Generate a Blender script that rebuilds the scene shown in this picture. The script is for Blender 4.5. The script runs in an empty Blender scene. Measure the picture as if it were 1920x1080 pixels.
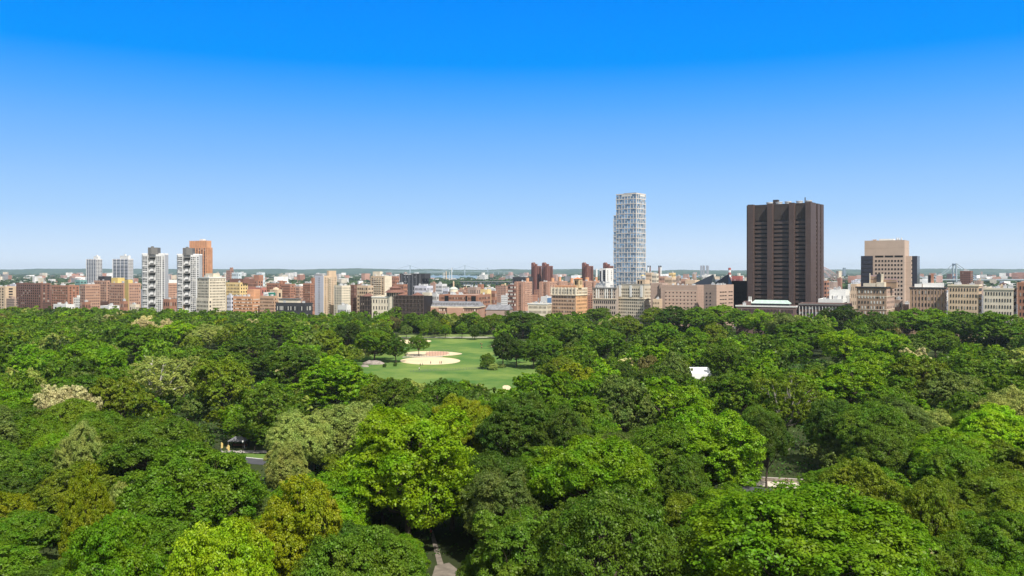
import bpy, math, random
import numpy as np
from mathutils import Vector
R_ = math.radians
S = bpy.context.scene
COL = S.collection

# ------------------------------------------------------------------ camera
F = 1575.0; HOR = 508.0; CAMZ = 55.0          # photograph pixels (1920 wide) per unit tangent, horizon row, eye height
cd = bpy.data.cameras.new('camera'); cam = bpy.data.objects.new('camera', cd); COL.objects.link(cam)
cam.location = (0, 0, CAMZ); cam.rotation_euler = (R_(90), 0, 0)
cd.sensor_width = 36; cd.lens = F * 36 / 1920; cd.shift_y = -(540 - HOR) / 1920
cd.clip_start = 1; cd.clip_end = 60000
S.camera = cam
# ------------------------------------------------------------------ world, sun, exposure
SUN_AZ, SUN_EL = 151.0, 51.0                  # degrees clockwise from the view direction (+Y), elevation
w = bpy.data.worlds.new('World'); S.world = w; w.use_nodes = True
nt = w.node_tree; nt.nodes.clear()
def N(t, **k):
    n = nt.nodes.new(t)
    for a, b in k.items(): setattr(n, a, b)
    return n
out = N('ShaderNodeOutputWorld'); bg = N('ShaderNodeBackground'); bg.inputs['Strength'].default_value = 0.1
sky = N('ShaderNodeTexSky'); sky.sky_type = 'NISHITA'; sky.sun_disc = False
sky.sun_elevation = R_(SUN_EL); sky.sun_rotation = R_(SUN_AZ); sky.ozone_density = 2.0; sky.air_density = 1.0; sky.dust_density = 0.5
tc = N('ShaderNodeTexCoord'); sp = N('ShaderNodeSeparateXYZ'); nt.links.new(tc.outputs['Generated'], sp.inputs[0])
ramp = N('ShaderNodeValToRGB'); nt.links.new(sp.outputs['Z'], ramp.inputs[0])
SKY = [(0.0, (.80, .89, 1.0)), (0.02, (.67, .82, 1.0)), (0.065, (.42, .67, 1.0)), (0.13, (.23, .52, 1.0)), (0.19, (.09, .405, 1.0)), (0.238, (.0, .31, 1.0)), (0.32, (.0, .255, 1.0))]
els = ramp.color_ramp.elements
els[0].position = SKY[0][0]; els[0].color = (*SKY[0][1], 1); els[1].position = SKY[-1][0]; els[1].color = (*SKY[-1][1], 1)
for p, c in SKY[1:-1]:
    e = els.new(p); e.color = (*c, 1)
sc = N('ShaderNodeVectorMath', operation='SCALE'); sc.inputs['Scale'].default_value = 8.35
nt.links.new(ramp.outputs[0], sc.inputs[0])
mr = N('ShaderNodeMapRange'); mr.inputs['From Min'].default_value = .31; mr.inputs['From Max'].default_value = .48
nt.links.new(sp.outputs['Z'], mr.inputs['Value'])
mx = N('ShaderNodeMix', data_type='RGBA'); nt.links.new(mr.outputs[0], mx.inputs['Factor'])
nt.links.new(sc.outputs[0], mx.inputs[6]); nt.links.new(sky.outputs[0], mx.inputs[7])
# paler, whiter sky round the sun (behind the camera), brightened as fill light
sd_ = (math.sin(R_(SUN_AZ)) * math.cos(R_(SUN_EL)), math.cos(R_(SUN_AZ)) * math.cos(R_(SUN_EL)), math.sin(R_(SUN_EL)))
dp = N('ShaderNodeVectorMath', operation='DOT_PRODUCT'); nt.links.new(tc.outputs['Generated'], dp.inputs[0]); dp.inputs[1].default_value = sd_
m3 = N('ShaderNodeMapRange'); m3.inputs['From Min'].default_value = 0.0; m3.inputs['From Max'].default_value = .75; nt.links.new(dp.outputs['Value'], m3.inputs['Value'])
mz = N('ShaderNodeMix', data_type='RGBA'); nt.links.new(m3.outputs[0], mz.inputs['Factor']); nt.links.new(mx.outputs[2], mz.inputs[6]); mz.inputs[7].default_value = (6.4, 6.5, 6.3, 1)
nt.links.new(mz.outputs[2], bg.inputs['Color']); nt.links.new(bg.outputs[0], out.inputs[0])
sl = bpy.data.lights.new('sun', 'SUN'); sun = bpy.data.objects.new('sun', sl); COL.objects.link(sun)
sl.energy = 5.0; sl.angle = R_(0.5); sl.color = (1.0, .955, .88)
sdir = Vector((math.sin(R_(SUN_AZ)) * math.cos(R_(SUN_EL)), math.cos(R_(SUN_AZ)) * math.cos(R_(SUN_EL)), math.sin(R_(SUN_EL))))
sun.rotation_euler = sdir.to_track_quat('Z', 'Y').to_euler()
S.view_settings.view_transform = 'Standard'; S.view_settings.look = 'None'
S.view_settings.exposure = 0.28; S.view_settings.gamma = 1.0

# ------------------------------------------------------------------ helpers
def tx(X): return (X - 960) / F
def at(X, Y, D): return Vector((tx(X) * D, D, CAMZ - (Y - HOR) / F * D))
def gd(Y): return CAMZ * F / (Y - HOR)
def gp(X, Y, z=0.0):
    D = (CAMZ - z) * F / (Y - HOR); return (tx(X) * D, D)
def zt(Y, D): return CAMZ - (Y - HOR) / F * D

def tag(o, label=None, cat=None, group=None, kind=None):
    if label: o['label'] = label
    if cat: o['category'] = cat
    if group: o['group'] = group
    if kind: o['kind'] = kind
    return o
def empty(name, loc, rz=0):
    o = bpy.data.objects.new(name, None); COL.objects.link(o); o.location = loc; o.rotation_euler = (0, 0, rz)
    o.empty_display_size = 1; return o

def nodes_mat(name):
    m = bpy.data.materials.new(name); m.use_nodes = True
    t = m.node_tree; b = t.nodes['Principled BSDF']; return m, t, b
MATS = {}
def wallm(name, c, var=.14, rough=.9, scale=.12, lines=3.0, line_amt=.10):
    """masonry: base colour with mottling, streaks and faint storey courses"""
    if name in MATS: return MATS[name]
    m, t, b = nodes_mat(name)
    L = t.links.new; n = t.nodes.new
    g = n('ShaderNodeTexCoord')
    no = n('ShaderNodeTexNoise'); no.inputs['Scale'].default_value = scale; no.inputs['Detail'].default_value = 6; no.inputs['Roughness'].default_value = .65
    L(g.outputs['Object'], no.inputs['Vector'])
    sx = n('ShaderNodeSeparateXYZ'); L(g.outputs['Object'], sx.inputs[0])
    md = n('ShaderNodeMath'); md.operation = 'PINGPONG'; md.inputs[1].default_value = lines / 2; L(sx.outputs['Z'], md.inputs[0])
    lt = n('ShaderNodeMath'); lt.operation = 'LESS_THAN'; lt.inputs[1].default_value = .22; L(md.outputs[0], lt.inputs[0])
    a = n('ShaderNodeMapRange'); a.inputs['From Min'].default_value = .3; a.inputs['From Max'].default_value = .7
    a.inputs['To Min'].default_value = 1 - var; a.inputs['To Max'].default_value = 1 + var; L(no.outputs['Fac'], a.inputs['Value'])
    s = n('ShaderNodeMath'); s.operation = 'MULTIPLY_ADD'; s.inputs[1].default_value = -line_amt; L(lt.outputs[0], s.inputs[0]); L(a.outputs[0], s.inputs[2])
    v = n('ShaderNodeVectorMath'); v.operation = 'SCALE'; v.inputs[0].default_value = c; L(s.outputs[0], v.inputs['Scale'])
    L(v.outputs[0], b.inputs['Base Color']); b.inputs['Roughness'].default_value = rough
    MATS[name] = m; return m
def flatm(name, c, rough=.8, metal=0, var=.08, scale=.5, spec=.3):
    if name in MATS: return MATS[name]
    m, t, b = nodes_mat(name); L = t.links.new; n = t.nodes.new
    g = n('ShaderNodeTexCoord'); no = n('ShaderNodeTexNoise'); no.inputs['Scale'].default_value = scale; no.inputs['Detail'].default_value = 5
    L(g.outputs['Object'], no.inputs['Vector'])
    a = n('ShaderNodeMapRange'); a.inputs['From Min'].default_value = .3; a.inputs['From Max'].default_value = .7
    a.inputs['To Min'].default_value = 1 - var; a.inputs['To Max'].default_value = 1 + var; L(no.outputs['Fac'], a.inputs['Value'])
    v = n('ShaderNodeVectorMath'); v.operation = 'SCALE'; v.inputs[0].default_value = c; L(a.outputs[0], v.inputs['Scale'])
    L(v.outputs[0], b.inputs['Base Color']); b.inputs['Roughness'].default_value = rough; b.inputs['Metallic'].default_value = metal
    b.inputs['Specular IOR Level'].default_value = spec
    MATS[name] = m; return m
def glassm(name, dark, light, share=.15, rough=.15, spec=.5, metal=0):
    """window glass: dark with some blinds; random per window"""
    if name in MATS: return MATS[name]
    m, t, b = nodes_mat(name); L = t.links.new; n = t.nodes.new
    oi = n('ShaderNodeObjectInfo'); ge = n('ShaderNodeNewGeometry')
    ad = n('ShaderNodeMath'); ad.operation = 'ADD'; L(oi.outputs['Random'], ad.inputs[0]); L(ge.outputs['Random Per Island'], ad.inputs[1])
    fr = n('ShaderNodeMath'); fr.operation = 'FRACT'; L(ad.outputs[0], fr.inputs[0])
    r = n('ShaderNodeValToRGB'); e = r.color_ramp.elements; r.color_ramp.interpolation = 'CONSTANT'
    e[0].position = 0; e[0].color = (*dark, 1); e[1].position = 1 - share; e[1].color = (*light, 1)
    k = e.new((1 - share) * .55); k.color = (*[x * 1.8 for x in dark], 1)
    L(fr.outputs[0], r.inputs[0]); L(r.outputs[0], b.inputs['Base Color'])
    b.inputs['Roughness'].default_value = rough; b.inputs['Specular IOR Level'].default_value = spec; b.inputs['Metallic'].default_value = metal
    MATS[name] = m; return m
def attrm(name, attr='tint', rough=.9, var=.25, scale=.05, windows=False):
    if name in MATS: return MATS[name]
    m, t, b = nodes_mat(name); L = t.links.new; n = t.nodes.new
    at_ = n('ShaderNodeAttribute'); at_.attribute_name = attr
    g = n('ShaderNodeTexCoord'); no = n('ShaderNodeTexNoise'); no.inputs['Scale'].default_value = scale; no.inputs['Detail'].default_value = 6
    L(g.outputs['Object'], no.inputs['Vector'])
    a = n('ShaderNodeMapRange'); a.inputs['From Min'].default_value = .3; a.inputs['From Max'].default_value = .7
    a.inputs['To Min'].default_value = 1 - var; a.inputs['To Max'].default_value = 1 + var; L(no.outputs['Fac'], a.inputs['Value'])
    v = n('ShaderNodeVectorMath'); v.operation = 'SCALE'; L(at_.outputs['Color'], v.inputs[0]); L(a.outputs[0], v.inputs['Scale'])
    L(v.outputs[0], b.inputs['Base Color']); b.inputs['Roughness'].default_value = rough
    MATS[name] = m; return m

class MB:
    def __init__(s): s.v = []; s.f = []
    def poly(s, pts, faces):
        o = len(s.v); s.v += [tuple(p) for p in pts]; s.f += [tuple(i + o for i in f) for f in faces]
    def box(s, x0, x1, y0, y1, z0, z1, rz=0, c=(0, 0)):
        P = []
        ca, sa = math.cos(rz), math.sin(rz)
        for z in (z0, z1):
            for x, y in ((x0, y0), (x1, y0), (x1, y1), (x0, y1)):
                P.append((c[0] + x * ca - y * sa, c[1] + x * sa + y * ca, z))
        s.poly(P, [(0, 3, 2, 1), (4, 5, 6, 7), (0, 1, 5, 4), (1, 2, 6, 5), (2, 3, 7, 6), (3, 0, 4, 7)])
    def prism(s, pts, z0, z1):          # pts anticlockwise seen from above
        n = len(pts)
        s.poly([(x, y, z0) for x, y in pts] + [(x, y, z1) for x, y in pts],
               [tuple(range(n))[::-1], tuple(range(n, 2 * n))] + [(i, (i + 1) % n, (i + 1) % n + n, i + n) for i in range(n)])
    def frus(s, cx, cy, rings, n=12, rot=0):   # rings (z, rx, ry)
        o = len(s.v)
        for z, rx, ry in rings:
            for k in range(n):
                a = 2 * math.pi * k / n + rot; s.v.append((cx + rx * math.cos(a), cy + ry * math.sin(a), z))
        for j in range(len(rings) - 1):
            for k in range(n):
                a, b = o + j * n + k, o + j * n + (k + 1) % n; s.f.append((a, b, b + n, a + n))
        s.f.append(tuple(o + k for k in range(n))[::-1]); s.f.append(tuple(o + (len(rings) - 1) * n + k for k in range(n)))
    def tube(s, pts, rad, n=6):
        o = len(s.v); m = len(pts)
        for i, p in enumerate(pts):
            p = Vector(p); d = (Vector(pts[min(i + 1, m - 1)]) - Vector(pts[max(i - 1, 0)])).normalized()
            a = d.orthogonal().normalized() if abs(d.z) < .99 else Vector((1, 0, 0)); a = (a - d * a.dot(d)).normalized(); b = d.cross(a)
            r = rad[i] if isinstance(rad, (list, tuple)) else rad
            for k in range(n):
                q = p + a * (r * math.cos(2 * math.pi * k / n)) + b * (r * math.sin(2 * math.pi * k / n)); s.v.append(tuple(q))
        for i in range(m - 1):
            for k in range(n):
                a, b = o + i * n + k, o + i * n + (k + 1) % n; s.f.append((a, b, b + n, a + n))
        s.f.append(tuple(o + k for k in range(n))[::-1]); s.f.append(tuple(o + (m - 1) * n + k for k in range(n)))
    def mesh(s, name, mat):
        me = bpy.data.meshes.new(name); me.from_pydata(s.v, [], s.f); me.materials.append(mat); me.update(); return me
    def build(s, name, mat, parent=None, loc=None, rz=0):
        o = bpy.data.objects.new(name, s.mesh(name, mat)); COL.objects.link(o)
        if parent: o.parent = parent
        if loc is not None: o.location = loc
        o.rotation_euler = (0, 0, rz); return o

UNIT = {}
def unit_box(name, mat):
    k = (name, mat.name)
    if k not in UNIT:
        b = MB(); b.box(-.5, .5, -.5, .5, -.5, .5); UNIT[k] = b.mesh(name, mat)
    return UNIT[k]
ALLB = []
class Building:
    """local frame: x along the front wall (0 = near corner, -w = left end), y back along the side wall"""
    def __init__(s, name, label, cat, X0, Xc, X1, Yt, D, th=32, depth=None, group=None):
        th = R_(th); c, si = math.cos(th), math.sin(th)
        Cx, Cy = tx(Xc) * D, D
        s.w = (Cx - tx(X0) * Cy) / (c + tx(X0) * si)
        den = si - tx(X1) * c
        s.d = depth if depth else max(4, (tx(X1) * Cy - Cx) / den) if den > .02 else 20
        if depth: s.d = depth
        s.h = zt(Yt, D); s.D = D; s.th = th; s.ppm = F / D
        s.root = empty(name, (Cx, Cy, 0), -th); tag(s.root, label, cat, group)
        s.rep = {}; s.wall_mb = MB(); ALLB.append(s)
    def z(s, Y, dy=0): return CAMZ - (Y - HOR) / F * (s.D + dy)
    def x(s, X):                         # local x on the front wall that lies on photo column X
        c, si = math.cos(s.th), math.sin(s.th); Cx, Cy = s.root.location.x, s.D
        return -(Cx - tx(X) * Cy) / (c + tx(X) * si)
    def body(s, mat, roofmat=None, parapet=1.0, x0=None, x1=0, y0=0, y1=None, z0=0, z1=None, name='wall'):
        x0 = -s.w if x0 is None else x0; y1 = s.d if y1 is None else y1; z1 = s.h if z1 is None else z1
        b = MB(); zr = z1 - parapet; b.box(x0, x1, y0, y1, z0, zr); t = .4
        if parapet > 0:
            b.box(x0, x1, y0, y0 + t, zr, z1); b.box(x0, x1, y1 - t, y1, zr, z1)
            b.box(x0, x0 + t, y0 + t, y1 - t, zr, z1); b.box(x1 - t, x1, y0 + t, y1 - t, zr, z1)
        b.build(name, mat, s.root)
        if roofmat:
            r = MB(); r.box(x0 + t + .02, x1 - t - .02, y0 + t + .02, y1 - t - .02, zr, zr + .15); r.build('roof', roofmat, s.root)
    def part(s, name, mat, boxes):
        b = MB()
        for q in boxes: b.box(*q)
        return b.build(name, mat, s.root)
    def rp(s, name, mat, loc, size, rz=0):
        s.rep.setdefault((name, mat.name), [mat, []])[1].append((loc, size, rz))
    def facade(s, p0, p1, z0, z1, nc, nr, fw=.5, fh=.5, mat=None, name='window', proud=.06, skip=None, edge=.04):
        dx, dy = p1[0] - p0[0], p1[1] - p0[1]; L = math.hypot(dx, dy)
        if L < 1: return
        ux, uy = dx / L, dy / L; nx, ny = uy, -ux; rz = math.atan2(uy, ux); cw = L * (1 - 2 * edge) / nc; ch = (z1 - z0) / nr
        for j in range(nr):
            for i in range(nc):
                if skip and skip(i, j): continue
                q = L * edge + (i + .5) * cw
                s.rp(name, mat, (p0[0] + ux * q + nx * proud, p0[1] + uy * q + ny * proud, z0 + (j + .5) * ch), (cw * fw * .88, .3, ch * fh), rz)
    def front(s, *a, **k): s.facade((-s.w, 0), (0, 0), *a, **k)
    def side(s, *a, **k): s.facade((0, 0), (0, s.d), *a, **k)
    def clutter(s, mat, n=5, seed=0, x0=None, x1=0, y1=None, z=None, sc=1):
        rr = random.Random(seed); x0 = -s.w if x0 is None else x0; y1 = s.d if y1 is None else y1; z = s.h - 1 if z is None else z
        for i in range(n):
            a, b, c = rr.uniform(1.2, 3.5) * sc, rr.uniform(1.2, 3.5) * sc, rr.uniform(1.6, 3.2) * sc
            px, py = rr.uniform(x0 + 3, x1 - 3) if x1 - x0 > 7 else (x0 + x1) / 2, rr.uniform(2, max(3, y1 - 3))
            b_ = MB(); b_.box(px - a / 2, px + a / 2, py - b / 2, py + b / 2, z, z + c); b_.box(px - a / 2 - .15, px + a / 2 + .15, py - b / 2 - .15, py + b / 2 + .15, z + c, z + c + .25)
            if i % 3 == 0: b_.frus(px, py, [(z + c + .25, .4, .4), (z + c + 1.1, .4, .4)], 8)
            b_.build('rooftop_unit', mat, s.root)
    def tank(s, x, y, z, r, h, mat, legm):
        t = MB(); t.frus(x, y, [(z + r * .9, r, r), (z + r * .9 + h, r, r), (z + r * .9 + h + r * .55, .1, .1)], 14); t.build('water_tank', mat, s.root)
        l = MB()
        for ax in (-1, 1):
            for ay in (-1, 1): l.box(x + ax * r * .6 - .15, x + ax * r * .6 + .15, y + ay * r * .6 - .15, y + ay * r * .6 + .15, z, z + r * .9)
        l.build('tank_stand', legm, s.root)
    def finish(s):
        for (name, mn), (mat, L) in s.rep.items():
            L.sort(key=lambda q: -q[0][2]); me = unit_box(name, mat)
            for loc, size, rz in L[:100]:
                o = bpy.data.objects.new(name, me); COL.objects.link(o); o.parent = s.root; o.location = loc; o.scale = size; o.rotation_euler = (0, 0, rz)
            if len(L) > 100:
                b = MB()
                for loc, size, rz in L[100:]:
                    b.box(-size[0] / 2, size[0] / 2, -size[1] / 2, size[1] / 2, loc[2] - size[2] / 2, loc[2] + size[2] / 2, rz, (loc[0], loc[1]))
                o = b.build(name, mat, s.root); o['kind'] = 'stuff'

# ------------------------------------------------------------------ materials
BR = wallm('red_brown_brick', (.34, .165, .105)); BRD = wallm('dark_brown_brick', (.19, .095, .07)); BRP = wallm('pink_brick', (.44, .26, .185))
BRO = wallm('orange_brick', (.56, .285, .155)); TAN = wallm('tan_brick', (.56, .42, .29)); CRM = wallm('cream_stone', (.66, .58, .45))
WHT = wallm('white_masonry', (.60, .595, .59), var=.07); LAV = wallm('pale_lavender_brick', (.58, .58, .64), var=.06); YEL = wallm('yellow_brick', (.70, .52, .24))
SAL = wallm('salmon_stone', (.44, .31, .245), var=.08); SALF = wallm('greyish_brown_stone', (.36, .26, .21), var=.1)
STL = wallm('weathered_dark_steel', (.040, .027, .024), var=.12, rough=.6); STP = wallm('weathered_steel_pier', (.078, .050, .043), var=.12, rough=.6)
GRY = flatm('grey_concrete', (.16, .155, .15)); DGR = flatm('dark_grey_cladding', (.045, .045, .05)); BLK = flatm('black_netting', (.025, .02, .02))
RLT = flatm('pale_roofing', (.55, .54, .52), var=.2, scale=.15); RDK = flatm('tar_roofing', (.16, .155, .15), var=.3, scale=.15); MET = flatm('galvanised_metal', (.5, .5, .5), rough=.5)
WW = flatm('white_render', (.68, .67, .64)); SLT = flatm('slate_roofing', (.20, .20, .215), var=.25, scale=.4); RTL = flatm('red_brown_tiles', (.18, .09, .068), var=.2, scale=.6); OTL = flatm('orange_tiles', (.55, .2, .09), var=.2)
COP = flatm('green_copper', (.40, .50, .45), var=.15); YCL = flatm('yellow_cladding', (.66, .50, .18)); RED = flatm('red_painted_metal', (.36, .09, .07)); BLU = flatm('blue_glass_roof', (.10, .2, .36), rough=.3)
WD = flatm('tank_wood', (.5, .4, .25)); GN = flatm('green_netting', (.02, .18, .13))
WIN = glassm('window_glass', (.018, .018, .022), (.32, .30, .27), .13); WING = glassm('grey_window_glass', (.05, .055, .065), (.35, .35, .35), .2); BLD = glassm('window_with_blinds', (.03, .03, .03), (.62, .6, .54), .45)
DRK = flatm('dark_opening', (.012, .012, .014), var=.02)
TG = glassm('blue_reflective_glass', (.19, .25, .31), (.29, .35, .40), .25, rough=.12, spec=.6, metal=.4)
DG = glassm('black_curtain_glass', (.016, .016, .024), (.03, .03, .045), .3, rough=.12, spec=.4)
NAV = flatm('navy_pyramid_glass', (.016, .022, .034), rough=.3, spec=.4); NAVG = flatm('greenish_pyramid_glass', (.03, .04, .035), rough=.35, spec=.4)  # right-slope glass is a little lighter and greener

# ================================================================== GROUND AND FAR LAND
def grass_mat(name, c1, c2, scale):
    m, t, b = nodes_mat(name); L = t.links.new; n = t.nodes.new
    g = n('ShaderNodeTexCoord'); a = n('ShaderNodeTexNoise'); a.inputs['Scale'].default_value = scale; a.inputs['Detail'].default_value = 8; a.inputs['Roughness'].default_value = .65
    L(g.outputs['Object'], a.inputs['Vector'])
    r = n('ShaderNodeValToRGB'); r.color_ramp.elements[0].position = .40; r.color_ramp.elements[1].position = .63
    r.color_ramp.elements[0].color = (*c1, 1); r.color_ramp.elements[1].color = (*c2, 1)
    L(a.outputs['Fac'], r.inputs[0]); L(r.outputs[0], b.inputs['Base Color']); b.inputs['Roughness'].default_value = .95; b.inputs['Specular IOR Level'].default_value = .1
    return m
def sheet(name, pts, z, mat, kind='structure'):
    b = MB(); b.poly([(x, y, z) for x, y in pts], [tuple(range(len(pts)))]); o = b.build(name, mat); 
    if kind: o['kind'] = kind
    return o
def grid_sheet(name, x0, x1, y0, y1, nx, ny, z, mat, fz=None):
    xs = np.linspace(x0, x1, nx); ys = np.linspace(y0, y1, ny)
    b = MB(); b.v = [(float(x), float(y), float(z + (fz(x, y) if fz else 0))) for y in ys for x in xs]
    b.f = [(j * nx + i, j * nx + i + 1, (j + 1) * nx + i + 1, (j + 1) * nx + i) for j in range(ny - 1) for i in range(nx - 1)]
    o = b.build(name, mat); o['kind'] = 'structure'; return o
FARG = grass_mat('far_land', (.06, .085, .04), (.20, .18, .15), .004)
grid_sheet('ground', -16000, 16000, -500, 16000, 41, 31, 0, FARG)
PARKG = grass_mat('park_floor', (.035, .045, .018), (.06, .085, .025), .05)
sheet('park_ground', [(-1500, 20), (1100, 20), (1100, 420), (420, 700), (-60, 930), (-1500, 1500)], .04, PARKG)
CITYG = flatm('city_ground', (.16, .155, .15), var=.3, scale=.02)
sheet('city_ground', [(1100, 425), (2600, 425), (2600, 2450), (-2600, 2450), (-2600, 1506), (-1500, 1506), (-60, 936), (420, 705)], .06, CITYG)
MEAD = grass_mat('mown_grass', (.068, .150, .030), (.175, .240, .055), .028)
def circ(pts): return pts
def smooth(pts, k=3):
    for _ in range(k):
        q = []
        for i in range(len(pts)):
            a, b = pts[i], pts[(i + 1) % len(pts)]
            q += [(a[0] * .75 + b[0] * .25, a[1] * .75 + b[1] * .25), (a[0] * .25 + b[0] * .75, a[1] * .25 + b[1] * .75)]
        pts = q
    return pts
def spoly(L): return [gp(x, y) for x, y in L][::-1]
sheet('meadow_lawn', smooth(spoly([(640, 640), (1000, 633), (1060, 680), (1040, 730), (900, 775), (700, 760), (620, 700)]), 2), .09, MEAD)
LAWN2 = grass_mat('dry_grass', (.12, .19, .05), (.22, .26, .09), .06)
sheet('grass_verge', smooth(spoly([(745, 627), (960, 626), (960, 633), (745, 636.5)]), 1), .11, LAWN2)
SAND = flatm('infield_sand', (.66, .53, .33), var=.1, scale=.1); CLAY = flatm('infield_clay', (.50, .30, .20), var=.08)
def ell(X0, X1, Y0, Y1, n=40, pw=1.0):
    P = []
    for k in range(n):
        a = 2 * math.pi * k / n; P.append(gp((X0 + X1) / 2 + (X1 - X0) / 2 * math.cos(a), (Y0 + Y1) / 2 - (Y1 - Y0) / 2 * math.sin(a)))
    return P
sheet('infield_dirt', ell(750, 863, 669.8, 684), .13, SAND)
sheet('infield_dirt', smooth(spoly([(757, 660), (820, 658), (866, 662), (867, 665), (820, 669), (760, 669.4)]), 2), .13, SAND)
sheet('infield_dirt', smooth(spoly([(798, 659.5), (840, 659), (842, 666), (798, 668.5)]), 1), .16, CLAY)
sheet('infield_dirt', smooth(spoly([(743, 637.5), (795, 637), (813, 639.5), (796, 643.5), (744, 645)]), 2), .13, SAND)
sheet('infield_dirt', smooth(spoly([(919, 649), (929, 646.5), (945, 647), (945, 653), (925, 652.5)]), 2), .13, SAND)
sheet('infield_dirt', smooth(spoly([(942, 723), (956, 723), (959, 731), (943, 731)]), 1), .13, SAND)
ASP = flatm('asphalt', (.075, .075, .085), var=.15, scale=.3); PATH = flatm('path_paving', (.40, .36, .33), var=.12, scale=.3)
def strip(name, L, z, mat, wpx=None): return sheet(name, spoly(L), z, mat)
strip('footpath', [(755, 669.2), (830, 668.6), (830, 669.6), (755, 670.6)], .17, PATH)
strip('footpath', [(735, 632.8), (960, 631.5), (960, 633), (735, 634.2)], .17, PATH)
strip('road', [(380, 852), (500, 862), (500, 873), (380, 863)], .12, ASP)
strip('lawn', [(415, 850), (500, 852), (500, 861.5), (415, 853)], .12, MEAD)
strip('footpath', [(415, 845.6), (500, 845.6), (500, 850.5), (415, 849.5)], .15, PATH)
CURB = flatm('pale_kerb_stone', (.6, .58, .55))
sheet('kerb', spoly([(415, 853.2), (500, 861.6), (500, 862.6), (415, 854.2)]), .14, CURB)
strip('footpath', [(300, 800), (350, 786), (358, 790), (312, 805)], .14, flatm('pink_path', (.55, .36, .28)))
strip('road', [(1380, 912), (1620, 925), (1620, 945), (1380, 928)], .12, ASP)
strip('pavement', [(1400, 902.5), (1600, 912), (1600, 924.5), (1400, 911.5)], .24, flatm('pale_pavement', (.62, .54, .44)))
strip('footpath', [(816, 1062), (842, 1056), (872, 1080), (890, 1150), (790, 1150)], .12, flatm('earth_path', (.20, .17, .14), var=.3, scale=.6))
strip('footpath', [(804, 990), (810, 990), (832, 1060), (820, 1060)], .14, MATS['earth_path'])
strip('footpath', [(960, 880), (1000, 885), (1005, 892), (960, 888)], .14, PATH)
WAT = flatm('river_water', (.16, .24, .30), rough=.7, var=.15, scale=.002, spec=.5)
def wsheet(L, z): sheet('river', spoly(L), z, WAT)
wsheet([(740, 523), (905, 523.6), (900, 513.6), (770, 513.4)], .5)
wsheet([(1230, 524), (1330, 524), (1330, 517), (1230, 517)], .5)
sheet('river', [(-2600, 2460), (2600, 2460), (2600, 2680), (-2600, 2680)], .3, WAT)
# hills
rs = np.random.RandomState(5)
def hill_profile(xs, seed):
    r = np.random.RandomState(seed); y = np.zeros_like(xs)
    for k in range(1, 26): y += np.sin(xs * k * .00045 + r.uniform(0, 6.28)) / k ** .75 * r.uniform(.5, 1)
    return y
HILM = grass_mat('wooded_hill', (.030, .060, .030), (.075, .105, .055), .006)
for nm, D0, D1, hb, amp, seed in (('hills', 13200, 14300, 78, 11, 3), ('hills', 11500, 12400, 38, 9, 9), ('hills', 9800, 10400, 16, 6, 21)):
    xs = np.linspace(-11500, 11500, 460); p = np.maximum(hb + amp * hill_profile(xs, seed), 2)
    if D0 < 11000: p = p * np.clip(np.abs(xs + 900) / 900 - .7, 0, 1)        # the bay opens here
    b = MB(); n = len(xs); cs = [0, .5, .85, 1, .8, .4, 0]
    for j, c in enumerate(cs):
        jit = 1 + .05 * rs.rand(n)
        for i in range(n): b.v.append((float(xs[i]), D0 + (D1 - D0) * j / 6, float(p[i] * c * (jit[i] if 0 < j < 6 else 1)) + .02))
    b.f = [(j * n + i, j * n + i + 1, (j + 1) * n + i + 1, (j + 1) * n + i) for j in range(6) for i in range(n - 1)]
    b.build(nm, HILM)['kind'] = 'structure'

# ================================================================== TREES
LEAF = {}
def leaf_mat(name, use_attr):
    m = bpy.data.materials.new(name); m.use_nodes = True; t = m.node_tree; t.nodes.clear(); L = t.links.new; n = t.nodes.new
    o = n('ShaderNodeOutputMaterial')
    if use_attr: src = n('ShaderNodeAttribute'); src.attribute_name = 'tint'; colr = src.outputs['Color']
    else: src = n('ShaderNodeObjectInfo'); colr = src.outputs['Color']
    ge = n('ShaderNodeNewGeometry'); a = n('ShaderNodeMapRange'); a.inputs['To Min'].default_value = .68; a.inputs['To Max'].default_value = 1.32; L(ge.outputs['Random Per Island'], a.inputs['Value'])
    g = n('ShaderNodeTexCoord'); no = n('ShaderNodeTexNoise'); no.inputs['Scale'].default_value = .28; no.inputs['Detail'].default_value = 3; L(g.outputs['Object'], no.inputs['Vector'])
    hs = n('ShaderNodeHueSaturation'); L(colr, hs.inputs['Color'])
    hm = n('ShaderNodeMapRange'); hm.inputs['From Min'].default_value = .3; hm.inputs['From Max'].default_value = .7; hm.inputs['To Min'].default_value = .474; hm.inputs['To Max'].default_value = .516; L(no.outputs['Fac'], hm.inputs['Value']); L(hm.outputs[0], hs.inputs['Hue'])
    L(a.outputs[0], hs.inputs['Value'])
    d = n('ShaderNodeBsdfDiffuse'); tr = n('ShaderNodeBsdfTranslucent'); mx = n('ShaderNodeMixShader'); mx.inputs[0].default_value = .42
    gl = n('ShaderNodeBsdfGlossy'); gl.inputs['Roughness'].default_value = .45; gl.inputs['Color'].default_value = (.5, .5, .4, 1); m2 = n('ShaderNodeMixShader'); m2.inputs[0].default_value = .03
    L(hs.outputs[0], d.inputs[0]); L(hs.outputs[0], tr.inputs[0]); L(d.outputs[0], mx.inputs[1]); L(tr.outputs[0], mx.inputs[2])
    L(mx.outputs[0], m2.inputs[1]); L(gl.outputs[0], m2.inputs[2]); L(m2.outputs[0], o.inputs[0]); return m
LM = leaf_mat('leaves', False); LMA = leaf_mat('leaves_by_tree', True)
BARK = flatm('bark', (.085, .065, .05), var=.3, scale=.8); BARKW = flatm('pale_mottled_bark', (.62, .58, .50), var=.3, scale=.8); BARKG = flatm('grey_bark', (.30, .27, .23), var=.3, scale=.8)

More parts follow.
